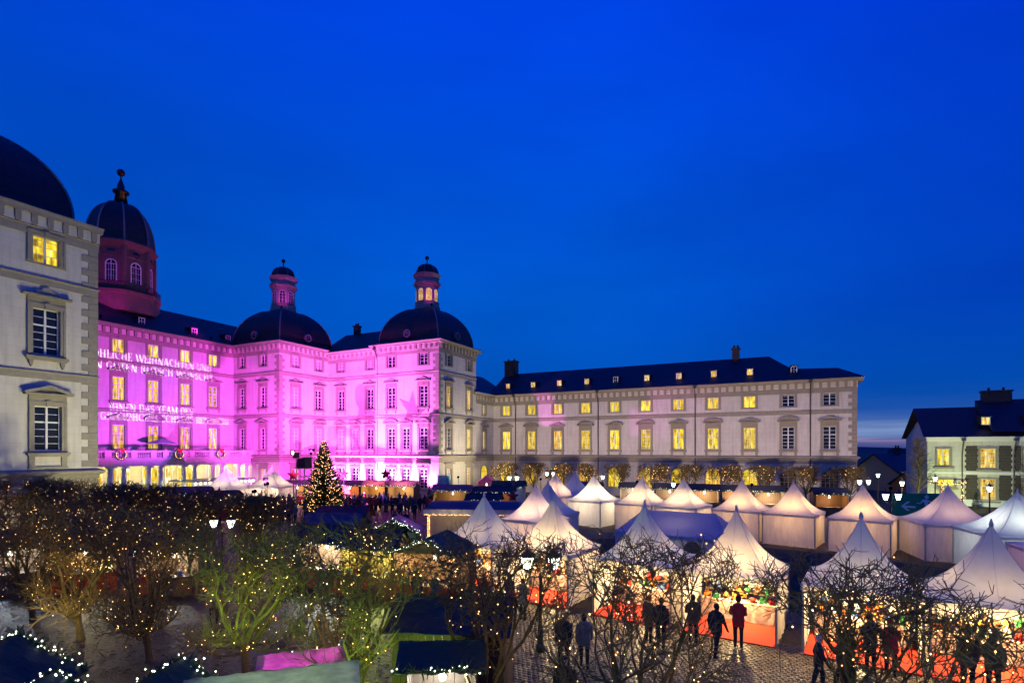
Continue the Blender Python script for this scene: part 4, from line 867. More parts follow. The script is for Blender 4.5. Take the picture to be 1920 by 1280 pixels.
# ================================================================== trees
def rv(rr, k=1): return Vector((rr.gauss(0,k),rr.gauss(0,k),rr.gauss(0,k)))
def pollard(seed, H, Rr, trunk_h, nl, ntw, nlights, twr=.011, spread=(40,72), lr=.024, lb=.075, low=0):
    """trunk with crooked forking limbs, and a crown of kinked twigs trimmed to height H"""
    rr = random.Random(seed); tr = MB(); cw = MB(); lt = MB()
    top = Vector((rr.uniform(-.12,.12), rr.uniform(-.12,.12), trunk_h))
    tr.tube([(0,0,-.1),(.02,0,.1),(top.x*.5,top.y*.5,trunk_h*.5),top], [.17,.12,.105,.12], 9)
    nodes = []; allp = []
    def clampd(p, d):
        rad = math.hypot(p.x,p.y)
        if rad > Rr: d = (d+Vector((-p.x,-p.y,0))*.35/rad).normalized()
        return d
    def limb(p, d, ln, r, lev):
        pts = [p]; rs = [r]; n = 5; kink = (.16,.22,.28)[lev]
        for i in range(n):
            d = (d+rv(rr,kink)+Vector((0,0,.17))).normalized(); d = clampd(p, d); p = p+d*ln/n
            if p.z > H-.3: p.z = H-.3-rr.random()*.25; d.z *= .1
            pts.append(p); rs.append(max(.0085, r*(1-.6*(i+1)/n)))
        tr.tube(pts, rs, 6 if lev < 2 else 4); allp.extend(pts[1:])
        if lev < 2:
            for k in range(3):
                j = (5,4,2+rr.randrange(2))[k]; ax = rv(rr).normalized(); d2 = Matrix.Rotation(R(rr.uniform(25,60)),3,ax) @ d; d2.z = abs(d2.z)*.7+.05
                limb(pts[j], d2.normalized(), ln*rr.uniform(.5,.72), rs[j]*.72, lev+1)
        else:
            for i, q in enumerate(pts[1:]): nodes.append((q, d))
        if lev == 1: nodes.append((pts[2], d)); nodes.append((pts[4], d))
    for k in range(nl):
        a = 2*math.pi*(k+rr.uniform(-.3,.3))/nl; e = R(rr.uniform(*spread))
        limb(top-Vector((0,0,rr.uniform(0,.4))), Vector((math.cos(a)*math.cos(e),math.sin(a)*math.cos(e),math.sin(e))), (H-trunk_h)*rr.uniform(.55,.75), lb, 0)
    for k in range(low):
        a = rr.uniform(0,6.283); e = R(rr.uniform(-6,24)); limb(top-Vector((0,0,rr.uniform(.0,.3))), Vector((math.cos(a)*math.cos(e),math.sin(a)*math.cos(e),math.sin(e))), Rr*rr.uniform(.5,.7), lb*.7, 1)
    tips = []
    for k in range(ntw):
        q, d = rr.choice(nodes)
        d = (d*.5+rv(rr,.6)+Vector((q.x*.12,q.y*.12,.35))).normalized(); ln = rr.uniform(.3,.9); p = Vector(q); pts = [p]; rs = [twr]
        for i in range(3):
            d = clampd(p, (d+rv(rr,.34)+Vector((0,0,.08))).normalized()); p = p+d*ln/3
            if p.z > H+rr.uniform(-.1,.3): break
            pts.append(p); rs.append(twr*(1-.5*(i+1)/3))
            if i < 2 and rr.random() < .8:
                d2 = (d+rv(rr,.7)).normalized(); e = p+d2*rr.uniform(.12,.38)
                if e.z < H+.2: cw.tube([p,(p+e)/2+rv(rr,.03),e],[twr*.75,twr*.65,twr*.45],3,False)
        if len(pts) > 1: cw.tube(pts, rs, 3, False); tips.append(pts)
    for k in range(nlights):
        u = rr.random()
        if u < .62: p = rr.choice(allp)+rv(rr,.06)
        elif u < .95: p = rr.choice(rr.choice(tips))+rv(rr,.05)
        else: p = Vector((rr.uniform(-.17,.17),rr.uniform(-.17,.17),rr.uniform(1.0,trunk_h)))
        lt.octa(p, lr*rr.uniform(.6,1.15))
    return tr.mesh('trunk', m_bark), cw.mesh('crown', m_twig), lt.mesh('fairy_lights', m_fairy)
def plant(variant, M, name, label, group, glow=22):
    t = thing(name, label, 'tree', M, group)
    new('trunk', variant[0], t); new('crown', variant[1], t)
    if len(variant) > 2:
        fl = tag(new('fairy_lights', variant[2], t), kind='stuff')
        for k in range(2):                                  # the strings' own glow on the twigs
            lamp('fairy_glow','POINT',fl,MW[t.name] @ T(.7-1.4*k,.25-.5*k,2.6+.9*k),glow,(1,.58,.22),shadow_soft_size=.5)
    return t
near_v = [pollard(11+i, H, Rr, th, 7, n, nl, .0105, (52,84), .016, .062) for i, (H,Rr,th,n,nl) in enumerate(((5.05,1.8,1.15,760,120),(5.0,1.85,1.2,720,130),(5.15,1.8,1.1,760,120)))]
mid_v = [pollard(21+i, H, Rr, th, 8, n+520, nl, .0105, (40,80), .016, .066, 9) for i, (H,Rr,th,n,nl) in enumerate(((5.0,2.1,1.15,820,190),(5.1,2.15,1.2,860,220),(4.95,2.1,1.1,800,200)))]
dense_v = [pollard(31+i, 5.0, 2.4, 1.7, 9, 1700, 200, .016, (34,72), .02) for i in range(2)]
far_v = [pollard(51+i, 5.0, 2.2, 1.8, 8, 900, nl, .024, (36,74), .036) for i, nl in enumerate((90,190,45))]
rr = random.Random(77)
nearx = [-27.6,-23.2,-18.8,-14.4,-10.0,-6.25,-2.7,1.2,5.2]
for i, x in enumerate(nearx):
    plant((mid_v[(0,1,2,1,0)[i]] if i < 5 else near_v[(0,2,1,0)[i-5]]), T(x, 11.0+rr.uniform(-.3,.3), 0, rr.uniform(0,6.28), 1.0), 'pollard_tree',
          'bare pollarded tree with fairy lights, %s from the left in the row nearest the viewer' % ORD[i], 'pollarded trees in the near row', 20 if i < 5 else 4)
for i, x in enumerate((-43.5,-39.2,-35.0,-30.8,-26.6,-22.4)):
    plant(dense_v[i%2], T(x, 17.2+rr.uniform(-.4,.4), 0, rr.uniform(0,6.28), 1.02 if i < 4 else .97), 'pollard_tree',
          'dense bare pollard sparkling with lights, %s from the grey pavilion in the hedge-like second row' % ORD[i], 'pollarded trees in the second row', 22)
for i in range(11):
    x = -38.6+i*4.55
    plant(far_v[(1,0,1,1,2,1,0,1,0,2,2)[i]], T(x, 75.0+rr.uniform(-.3,.3), 0, rr.uniform(0,6.28)), 'pollard_tree',
          'bare pollarded tree before the long wing, %s from the lantern pavilion' % ORD[i], 'pollarded trees before the long wing', 5 if i in (1,2,3,5,7) else 2)
def bare_tree(seed, H, sp):
    rr = random.Random(seed); tr = MB(); cw = MB(); pts = [Vector((rr.gauss(0,.04)*k,rr.gauss(0,.04)*k,H*k/8)) for k in range(9)]
    tr.tube(pts, [.15*(1-k/9)+.012 for k in range(9)], 7)
    for k in range(90):
        t = rr.uniform(.22,.98); p = pts[0].lerp(pts[-1], t); a = rr.uniform(0,6.283); ln = sp*(1.05-t)*rr.uniform(.6,1.1)+.25
        d = Vector((math.cos(a),math.sin(a),rr.uniform(.45,1.0))).normalized(); q = p+d*ln*.55; e = q+(d+rv(rr,.2)+Vector((0,0,.2))).normalized()*ln*.5
        tr.tube([p,q,e],[.035*(1.1-t)+.012,.02,.012],4,False)
        for j in range(7):
            s = p.lerp(q,rr.random()) if j < 3 else q.lerp(e,rr.random()); cw.tube([s,s+(d+rv(rr,.6)).normalized()*rr.uniform(.25,.7)],[.016,.010],3,False)
    return tr.mesh('trunk', m_bark), cw.mesh('crown', m_twig)
bt = bare_tree(5,8.2,2.6), bare_tree(9,7.0,2.4)
plant(bt[0], T(14.4,80.5,0), 'bare_tree', 'slender leafless tree in front of the gatehouse gable end', 'leafless trees by the gatehouse')
plant(bt[1], T(23.6,76.5,0), 'bare_tree', 'leafless tree before the brown stone panels of the gatehouse', 'leafless trees by the gatehouse')
plant(bt[1], T(22.0,70.2,0,2,.85), 'bare_tree', 'small leafless tree by the right edge in front of the gatehouse', 'leafless trees by the gatehouse')
# clipped cone shrubs
def cone_shrub(seed):
    rr = random.Random(seed); b = MB()
    for k in range(900):
        z = rr.random()**1.3*1.75+.1; r = .42*(1-(z/1.95)**1.4)*rr.uniform(.6,1.05); a = rr.uniform(0,6.283); p = Vector((r*math.cos(a),r*math.sin(a),z)); q = p+rv(rr,.05); c = p+rv(rr,.05)
        b.add([p,q,c],[(0,1,2)])
    t = MB(); t.tube([(0,0,0),(0,0,.3)],[.05,.05],6); t.lathe([(.22,0),(.28,.3),(.26,.32)],10)
    return t.mesh('planter', m_darkwood), b.mesh('foliage', mat('shrub_leaf', (.02,.035,.02), .9))
cs = cone_shrub(2)
for i, (x, y, l) in enumerate(((hx0+4.4,84.2,'dark clipped cone shrub beside the lit garland arch'),(-47.6,63.0,'potted cone shrub below the lantern pavilion, away from its corner'),(-44.6,63.2,'potted cone shrub at the corner of the lantern pavilion'))):
    t = thing('potted_shrub', l, 'shrub', T(x,y,0)); new('planter', cs[0], t); new('foliage', cs[1], t)
# ---- Christmas tree
def fir(H, Rb):
    rr = random.Random(4); tr = MB(); nd = MB(); lt = MB()
    tr.tube([(0,0,0),(0,0,H*.5),(0,0,H)],[.17,.10,.02],8)
    z = .55
    while z < H-.1:
        t = z/H; rad = Rb*(1-t)**.85*rr.uniform(.88,1.08)+.06; nb = max(5,int(15*(1-t)+4))
        for k in range(nb):
            a = 2*math.pi*(k+rr.random())/nb; ln = rad*rr.uniform(.78,1.1); dr = -.12-.12*(1-t)
            u = Vector((math.cos(a),math.sin(a),0)); pts = [Vector((0,0,z+.1))+u*ln*s+Vector((0,0,dr*ln*math.sin(s*2.6)*1.0+(.16*s*s*ln))) for s in (0,.35,.7,1)]
            tr.tube(pts,[.03,.022,.015,.006],3,False); sd = Vector((-u.y,u.x,0))
            ns = int(7+ln*9)
            for j in range(ns):
                s = (j+rr.random())/ns*.95+.05; i = min(2,int(s*3)); p = pts[i].lerp(pts[i+1], s*3-i if s*3-i <= 1 else 1)
                for sg in (-1,1):
                    w = (.13+.38*ln*.42*(1-s))*rr.uniform(.7,1.2); e = p+sd*sg*w+u*w*.65+Vector((0,0,rr.uniform(-.10,.02)))
                    n2 = (e-p).normalized(); o = Vector((0,0,1)).cross(n2)*.045; h = Vector((0,0,.045))
                    m = p.lerp(e,.5)
                    nd.add([p-o,m-o*1.5,e,m+o*1.5,p+o],[(0,1,2,3,4)]); nd.add([p-h,m-h*1.6,e,m+h*1.2,p+h],[(0,1,2,3,4)])
                if rr.random() < .30: lt.octa(p+Vector((0,0,.05))+rv(rr,.06), .034)
        z += .17+.09*(1-t)
    return tr, nd, lt
xt = thing('christmas_tree', 'tall fir covered in warm fairy lights in the middle of the court', 'christmas tree', T(-44.25,43.25,0))
a_, b_, c_ = fir(7.9, 2.75)
new('trunk', a_.mesh('trunk', m_bark), xt); new('crown', b_.mesh('crown', mat('fir_needles', (.03,.055,.025), .8)), xt); xf = tag(new('fairy_lights', c_.mesh('fairy_lights', m_fairy), xt), kind='stuff')
for k in range(9): lamp('fairy_glow','POINT',xf,MW[xt.name] @ T((2.2-.2*k)*math.cos(k*2.4),(2.2-.2*k)*math.sin(k*2.4),1.0+.7*k),26-1.8*k,(1,.62,.22),shadow_soft_size=.35)

# ================================================================== tents
def m_canopy(w, ze, zp, heavy=False):
    def f():
        b = MB(); n = 12; k = 6; h = w/2
        for s in range(4):
            ca, sa = math.cos(s*math.pi/2), math.sin(s*math.pi/2); vs = []
            for i in range(n+1):
                r = 1-i/n*.985; z = ze+(zp-ze)*(.80*(1-r)**2.1+.20*(1-r))
                for j in range(k+1):
                    u = -1+2*j/k; sag = -.05*(1-u*u)*r*(1-r)*4*(h/1.75)
                    x, y = u*h*r, -h*r; vs.append((x*ca-y*sa, x*sa+y*ca, z+sag))
            b.add(vs, [(i*(k+1)+j, i*(k+1)+j+1, (i+1)*(k+1)+j+1, (i+1)*(k+1)+j) for i in range(n) for j in range(k)])
        me = b.mesh('canopy', m_tentb if heavy else m_tent, True); return me
    return cached(('can',w,ze,zp,heavy), f)
def m_valance(w, ze):
    def f():
        b = MB(); h = w/2+.012; n = 14
        for s in range(4):
            ca, sa = math.cos(s*math.pi/2), math.sin(s*math.pi/2)
            for i in range(n):
                x0, x1 = -h+2*h*i/n, -h+2*h*(i+1)/n; xm = (x0+x1)/2
                q = [(x0,-h,ze+.01),(x1,-h,ze+.01),(x1,-h,ze-.16),(xm,-h-.012,ze-.23),(x0,-h,ze-.16)]
                b.add([(x*ca-y*sa, x*sa+y*ca, z) for x,y,z in q], [(0,4,3,2,1)])
        return b.mesh('valance', m_tent)
    return cached(('val',w,ze), f)
def m_tentside(w, ze, gap=0.0):
    def f():
        b = MB(); h = w/2-.05; n = 18
        for i in range(n):
            x0, x1 = -h+2*h*i/n, -h+2*h*(i+1)/n; y0, y1 = [-h+.025*math.sin(q*1.9)+.012*math.sin(q*4.7) for q in (i, i+1)]
            b.quad((x0,y0,.03),(x1,y1,.03),(x1,-h,ze-.05),(x0,-h,ze-.05))
        return b.mesh('side_wall', m_tentwall, True)
    return cached(('side',w,ze), f)
def m_leg(ze):
    def f():
        b = MB(); b.box(-.035,.035,-.035,.035,0,ze); b.box(-.09,.09,-.09,.09,-.001,.015); return b.mesh('leg', m_alu)
    return cached(('tleg',ze), f)
m_bulb = emit('tent_bulb_glass', (1,.85,.6), 10)
def m_tbulb(zp):
    def f():
        b = MB(); b.lathe([(.02,.32),(.05,.22),(.09,.08),(.06,0)], 8); return b.mesh('bulb', m_bulb)
    return cached('tbulb', f)
def m_carpet(w):
    def f():
        b = MB(); h = w/2-.1; b.box(-h,h,-h-.35,h,.004,.07); return b.mesh('carpet', m_red)
    return cached(('carpet',w), f)
def m_ttable(w):
    def f():
        b = MB(); h = w/2-.25; n = 14
        for i in range(n):
            x0, x1 = -h+2*h*i/n, -h+2*h*(i+1)/n; y0, y1 = [.42+.02*math.sin(q*2.3) for q in (i, i+1)]
            b.quad((x0,y0,.09),(x1,y1,.09),(x1,.45,.80),(x0,.45,.80))
        b.box(-h,h,.44,1.0,.801,.84); return b.mesh('display_table', m_tclothw)
    return cached(('ttab',w), f)
m_tclothw = mat('white_tablecloth', (.7,.66,.58), .9, .3, 5, (.5,.12,.08))
def tent(label, x, y, rz, w, power, color, sides=(0,1,2,3), open_front=False, ze=2.35, zp=4.65, group=None, bulb_z=2.2, heavy=False):
    t = thing('pagoda_tent', label, 'tent', T(x,y,0,rz), group)
    new('canopy', m_canopy(w,ze,zp,heavy), t); new('valance', m_valance(w,ze), t)
    h = w/2-.06; M0 = MW[t.name]
    for sx in (-1,1):
        for sy in (-1,1): new('leg', m_leg(ze), t, M0 @ T(sx*h,sy*h,0))
    for k in sides: new('side_wall', m_tentside(w,ze), t, M0 @ Matrix.Rotation(k*math.pi/2,4,'Z'))
    def seams():
        b = MB(); h = w/2
        for s in range(8):
            a = s*math.pi/4; k = 1 if s%2 == 0 else math.sqrt(2); pts = []
            for i in range(13):
                r = 1-i/12*.985; zz = ze+(zp-ze)*(.80*(1-r)**2.1+.20*(1-r))+(-.05*r*(1-r)*4*(h/1.75) if s%2 == 0 else 0); pts.append((h*r*k*math.cos(a),h*r*k*math.sin(a),zz+.006))
            b.tube(pts,[.007]*13,3,False)
        return b.mesh('seams', m_seam)
    new('seams', cached(('seam',w,ze,zp), seams), t)
    b = MB(); b.lathe([(.05,zp-.12),(.07,zp-.02),(.05,zp+.06),(.02,zp+.16)], 8); new('peak_cap', cached(('peak',zp), lambda: b.mesh('peak_cap', m_tent)), t)
    o = new('bulb', m_tbulb(zp), t, M0 @ T(0,.1,bulb_z))
    lamp('tent_light', 'POINT', o, M0 @ T(0,.1,bulb_z-.1), power*1.8, color, shadow_soft_size=.12)
    return t
m_seam = mat('seam_tape', (.5,.48,.45), .8); m_rope = mat('guy_rope', (.5,.45,.35), .9)
# front row, open towards the viewer
fr_ = [(-14.0,24.75),(-10.0,24.45),(-5.45,23.85),(-1.70,23.40),(2.45,22.80),(5.92,22.40)]
fw_ = (1,.68,.28)
for i, (x, y) in enumerate(fr_):
    t = tent('white pagoda tent open towards the trees, %s from the left in the front row' % ORD[i], x, y, R(-7), 3.45, (470,430,470,430,470,520)[i], fw_, (1,2,3), True, group='open pagoda tents in the front row', bulb_z=1.85, heavy=i not in (1,3))
    new('carpet', m_carpet(3.45), t); new('display_table', m_ttable(3.45), t)
# back row, closed and glowing
bk = [(-15.2,34.0,-12,3.4,300,(1,.60,.34),'left end behind the open tents'),(-15.8,37.6,-12,3.4,8,(.8,.7,1),'unlit one behind the left end'),(-21.2,52.4,-12,3.6,260,(1,.58,.32),'far one before the lantern pavilion trees'),(-19.8,54.4,-12,3.6,10,(.8,.7,1),'shaded one at the very back'),
      (-16.1,49.5,-14,3.7,520,(1,.80,.52),'brightest one, near the back'),(-11.3,48.5,-13,3.6,330,(1,.64,.30),'cream glowing one beside the brightest'),(-7.6,47.6,-13,3.6,330,(1,.64,.30),'cream glowing one above the low marquee'),
      (-3.0,47.1,-13,3.6,290,(1,.56,.22),'amber glowing one right of the marquee'),(.65,46.1,-13,3.6,290,(1,.56,.22),'amber glowing one at mid row'),(4.9,44.8,-14,3.7,270,(1,.56,.20),'amber one before the green running-man board'),
      (9.6,44.6,10,4.2,110,(1,.60,.40),'mauve one turned cornerwise'),(11.9,40.6,12,4.4,230,(.85,.95,.9),'bluish-white one near the right edge')]
for x, y, a, w, p, c, l in bk: tent('closed white pagoda tent, '+l, x, y, R(a), w, p, c, group='closed pagoda tents round the lawn', bulb_z=2.3)
tent('mauve-walled tent cut by the right picture edge', 12.6, 35.2, R(8), 4.0, 90, (1,.55,.6), ze=2.2, zp=3.4)
tent('pink-lit pagoda tent by the entrance canopy', -58.6, 42.2, R(20), 4.2, 300, (1,.70,.5), (1,2,3), ze=2.6, zp=5.0, group='pagoda tents by the entrance')
tent('pink-lit pagoda tent nearer the Christmas tree than its twin', -56.0, 46.4, R(20), 4.2, 300, (1,.72,.5), (1,2,3), ze=2.6, zp=5.0, group='pagoda tents by the entrance')
# low marquee with arched windows
mq = thing('marquee', 'long low lavender marquee with arched windows on the lawn', 'marquee', T(-5.6,33.2,0,R(-4)))
b = MB(); L, D, ze, zr = 6.6, 3.6, 2.15, 3.35
for pts in ([(-L/2,-D/2,ze),(L/2,-D/2,ze),(L/2-1.2,0,zr),(-L/2+1.2,0,zr)],[(L/2,D/2,ze),(-L/2,D/2,ze),(-L/2+1.2,0,zr),(L/2-1.2,0,zr)]):
    n = 10; vs = []
    for i in range(n+1):
        for j in range(7):
            a = Vector(pts[0]).lerp(Vector(pts[1]), i/n); c = Vector(pts[3]).lerp(Vector(pts[2]), i/n); p = a.lerp(c, j/6); p.z -= .10*math.sin(j/6*math.pi)+.03*abs(math.sin(i/n*math.pi*3))*(1-j/6); vs.append(p)
    b.add(vs, [(i*7+j,(i+1)*7+j,(i+1)*7+j+1,i*7+j+1) for i in range(n) for j in range(6)])
b.add([(-L/2,D/2,ze),(-L/2,-D/2,ze),(-L/2+1.2,0,zr)],[(0,1,2)]); b.add([(L/2,-D/2,ze),(L/2,D/2,ze),(L/2-1.2,0,zr)],[(0,1,2)])
new('canopy', b.mesh('canopy', mat('lavender_fabric', (.52,.50,.62), .8, .1, 2, trans=.35), True), mq)
for k, (x0,y0,x1,y1) in enumerate(((-L/2,-D/2,L/2,-D/2),(L/2,-D/2,L/2,D/2),(L/2,D/2,-L/2,D/2),(-L/2,D/2,-L/2,-D/2))):
    b = MB(); a, c = Vector((x0,y0,0)), Vector((x1,y1,0)); n = 24
    for i in range(n):
        p, q = a.lerp(c,i/n)*.985, a.lerp(c,(i+1)/n)*.985; b.quad((p.x,p.y,.02),(q.x,q.y,.02),(q.x,q.y,ze),(p.x,p.y,ze))
    new('side_wall', b.mesh('side_wall', m_tentwall), mq)
for x in (-2.0,-.4,1.2,2.6):
    fr, pa = arched(.9,1.3); new('arched_window', cached('mqw', lambda: pa.mesh('arched_window', mat('vinyl_window', (.10,.09,.09), .1))), mq, MW[mq.name] @ T(x,-D/2*.985-.01,.65))
b = MB(); b.box(-L/2,L/2,-D/2-.02,-D/2+.01,ze-.22,ze+.01); new('valance', b.mesh('valance', m_tent), mq)
for x in (-3.2,0,3.2):
    for y in (-D/2+.08,D/2-.08): new('leg', m_leg(ze), mq, MW[mq.name] @ T(x,y,0))
o = new('bulb', m_tbulb(3), mq, MW[mq.name] @ T(0,0,1.9)); lamp('marquee_light','POINT',o,MW[mq.name] @ T(0,0,1.8),60,(1,.7,.5),shadow_soft_size=.15)

# ================================================================== market stalls
GOODS = [mat('goods_'+n, c, .6) for n, c in (('red',(.6,.03,.02)),('gold',(.6,.35,.05)),('cream',(.7,.6,.42)),('orange',(.65,.2,.03)),('green',(.05,.25,.08)),('blue',(.08,.15,.4)),('white',(.75,.73,.7)),('brown',(.25,.12,.05)))]
def m_good(kind):
    def f():
        b = MB()
        if kind == 0: b.box(-.13,.13,-.1,.1,0,.2); b.box(-.135,.135,-.02,.02,-.0,.205); b.box(-.02,.02,-.105,.105,0,.206)      # gift box with ribbon
        elif kind == 1: b.lathe([(.07,0),(.08,.03),(.08,.16),(.05,.2),(.055,.22),(.055,.25)],8)                               # jar
        elif kind == 2: b.lathe([(.03,0),(.10,.05),(.13,.12),(.10,.2),(.03,.24),(.02,.28)],8)                                # bauble
        else:                                                                                                               # star
            p = [((.17 if k%2==0 else .07)*math.sin(k*math.pi/5), .17+(.17 if k%2==0 else .07)*math.cos(k*math.pi/5)) for k in range(10)]; b.prism(p,-.03,.03)
        return b.mesh(('gift_box','jar','bauble','paper_star')[kind], GOODS[0])
    return cached(('good',kind), f)
GN = ('gift_box','jar','bauble','paper_star'); GL = ('wrapped box','lidded jar','round ornament','paper star'); GC = ('box','jar','ornament','star')
CN = ('red','gold','cream','orange','green','blue','white','brown')
rg = random.Random(21)
def goods(M, xs, where, group):
    for (x,y,z) in xs:
        k = rg.randrange(4); c = rg.randrange(8)
        o = new(GN[k], m_good(k), None, M @ T(x,y,z,rg.uniform(-.4,.4),rg.uniform(.85,1.35)))
        o.material_slots[0].link = 'OBJECT'; o.material_slots[0].material = GOODS[c]
        tag(o, 'small %s %s %s' % (CN[c], GL[k], where), GC[k], '%s %ss %s' % (CN[c], GL[k], where))
# shelves and wares in the open tents
for i, (x, y) in enumerate(fr_):
    M = T(x,y,0,R(-7))
    sh = thing('shelf_rack', 'wooden shelf rack of wares inside the %s open tent from the left' % ORD[i], 'shelf', M @ T(0,1.35,0))
    b = MB()
    for z in (.5,1.05,1.6): b.box(-1.45,1.45,-.18,.18,z,z+.04); 
    new('shelves', b.mesh('shelves', m_wood), sh)
    for s in (-1.45,0,1.45): b = MB(); b.box(s-.03,s+.03,-.17,.17,0,2.0); new('upright', b.mesh('upright', m_wood), sh)
    w = 'inside the %s open tent from the left' % ORD[i]
    goods(M, [(-1.25+.36*k+rg.uniform(-.05,.05),1.2,z+.041) for z in (1.05,1.6) for k in range(8)]+[(-1.3+.36*k,.72+rg.uniform(-.12,.12),.841) for k in range(8)], w, '')
def garland(pts, nl, lm, seed, r=.09, lr=.022):
    rr = random.Random(seed); g = MB(); l = MB(); P = [Vector(p) for p in pts]
    seg = [(a,c) for a,c in zip(P[:-1],P[1:])]; tot = sum((c-a).length for a,c in seg)
    for k in range(int(tot*34)):
        a, c = rr.choices(seg,[(c-a).length for a,c in seg])[0]; p = a.lerp(c,rr.random()); e = p+rv(rr,r); g.tube([p,e],[.03,.008],3,False)
    for k in range(nl):
        a, c = rr.choices(seg,[(c-a).length for a,c in seg])[0]; l.octa(a.lerp(c,rr.random())+rv(rr,r*.7),lr)
    return g.mesh('garland', m_garland), l.mesh('garland_lights', lm)
def stall(label, x, y, rz, w=2.6, d=2.2, ze=2.2, zr=2.95, roof='dark', power=120, color=(1,.75,.4), gar=40, cloth=None, wallm=None, open_=True, group='market stalls', ware=0, gl=None, ridge='x', sign=None):
    """gabled booth: ridge runs along local x ('x') or towards the front ('y'); front is local -y"""
    t = thing('market_stall', label, 'stall', T(x,y,0,rz), group); M0 = MW[t.name]; wm = wallm or m_wood; e = .22
    def plank_wall(L, h, z0=0):                          # boards butted side by side
        b = MB(); n = max(3,int(L/.22))
        for i in range(n): b.box(-L/2+L*i/n+.006,-L/2+L*(i+1)/n-.006,-.02+.004*(i%2),.02,z0,h)
        return b.mesh('board_wall', wm)
    new('board_wall', plank_wall(w,ze), t, M0 @ T(0,d/2,0))
    for s in (-1,1): new('board_wall', plank_wall(d,ze), t, M0 @ T(s*w/2,0,0) @ Matrix.Rotation(R(90),4,'Z'))
    if open_:
        b = MB(); n = max(3,int(w/.22))
        for i in range(n): b.box(-w/2+w*i/n+.006,-w/2+w*(i+1)/n-.006,-d/2-.02,-d/2+.02,0,.9)
        new('counter_front', b.mesh('counter_front', cloth or wm), t)
        b = MB(); b.box(-w/2-.05,w/2+.05,-d/2-.16,-d/2+.5,.901,.95); new('counter_top', b.mesh('counter_top', m_wood), t)
    else: new('board_wall', plank_wall(w,ze), t, M0 @ T(0,-d/2,0))
    b = MB(); g = MB()
    for s in (-1,1):
        if ridge == 'x':
            D = d/2+e; v = [(-w/2-e,s*D,ze-.08),(w/2+e,s*D,ze-.08),(w/2+e,0,zr),(-w/2-e,0,zr)]
        else:
            D = w/2+e; v = [(s*D,-d/2-e,ze-.08),(s*D,d/2+e,ze-.08),(0,d/2+e,zr),(0,-d/2-e,zr)]
        v2 = [(a,c,z+.05) for a,c,z in v]
        bb = MB(); nu, nv = 14, 8; ra = random.Random(int(x*31+y*17+s*5)); A = [Vector(q) for q in v]; g = []
        ph = [ra.uniform(0,6.28) for _ in range(4)]
        for a in range(nu+1):
            for c in range(nv+1):
                p = A[0].lerp(A[1],a/nu).lerp(A[3].lerp(A[2],a/nu),c/nv); ed = math.sin(math.pi*a/nu)*math.sin(math.pi*c/nv)
                p.z += .05+(.022*math.sin(a*1.3+ph[0])*math.sin(c*1.1+ph[1])+.014*math.sin(a*2.9+c*1.7+ph[2])+ra.uniform(-.008,.008))-.05*ed; g.append(p)
        m_ = len(g); lo = [q-Vector((0,0,.045)) for q in g]
        thin = roof in ('grey','pink')
        if thin: bb.add(g, [(a*(nv+1)+c,(a+1)*(nv+1)+c,(a+1)*(nv+1)+c+1,a*(nv+1)+c+1) for a in range(nu) for c in range(nv)])
        else: bb.add(g+lo, [(a*(nv+1)+c,(a+1)*(nv+1)+c,(a+1)*(nv+1)+c+1,a*(nv+1)+c+1) for a in range(nu) for c in range(nv)]+[(m_+a*(nv+1)+c,m_+a*(nv+1)+c+1,m_+(a+1)*(nv+1)+c+1,m_+(a+1)*(nv+1)+c) for a in range(nu) for c in range(nv)]
               +[(a*(nv+1),(a+1)*(nv+1),m_+(a+1)*(nv+1),m_+a*(nv+1)) for a in range(nu)]+[(a*(nv+1)+nv,m_+a*(nv+1)+nv,m_+(a+1)*(nv+1)+nv,(a+1)*(nv+1)+nv) for a in range(nu)])
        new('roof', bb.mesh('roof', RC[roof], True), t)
        if ridge == 'x': gq = [(s*(w/2-.01),-d/2,ze),(s*(w/2-.01),d/2,ze),(s*(w/2-.01),0,zr-.06)]
        else: gq = [(-w/2,s*(d/2-.01),ze),(w/2,s*(d/2-.01),ze),(0,s*(d/2-.01),zr-.06)]
        gb = MB(); gb.add(gq,[(0,1,2)]); new('gable', gb.mesh('gable', wm), t)
    if gar:
        pts = [(-w/2-e,-d/2-e,ze),(0,-d/2-e,zr+.06),(w/2+e,-d/2-e,ze)] if ridge == 'y' else [(-w/2-e,-d/2-e,ze),(w/2+e,-d/2-e,ze)]
        if ridge == 'y': pts = pts[:2]+[pts[1]]+pts[2:]
        gm, lm = garland(pts, gar, gl or m_fairyw, int(x*7+y*13)&1023); go = new('garland', gm, t); tag(new('garland_lights', lm, go), kind='stuff')
    if power:
        o = new('bulb', m_tbulb(0), t, M0 @ T(0,-.1,ze-.5)); lamp('stall_light','POINT',o,M0 @ T(0,-.1,ze-.6),power,color,shadow_soft_size=.1)
    if ware: goods(M0, [(-w/2+.25+(w-.5)*k/max(1,ware-1), -d/2+.12+rg.uniform(-.12,.16), .951) for k in range(ware)]+[(-w/2+.3+(w-.6)*k/max(1,ware-1), d/2-.2, 1.3+.35*(k%2)) for k in range(0)], 'on the counter of the '+' '.join(label.split()[:6]), '')
    return t
V = R(26.6)
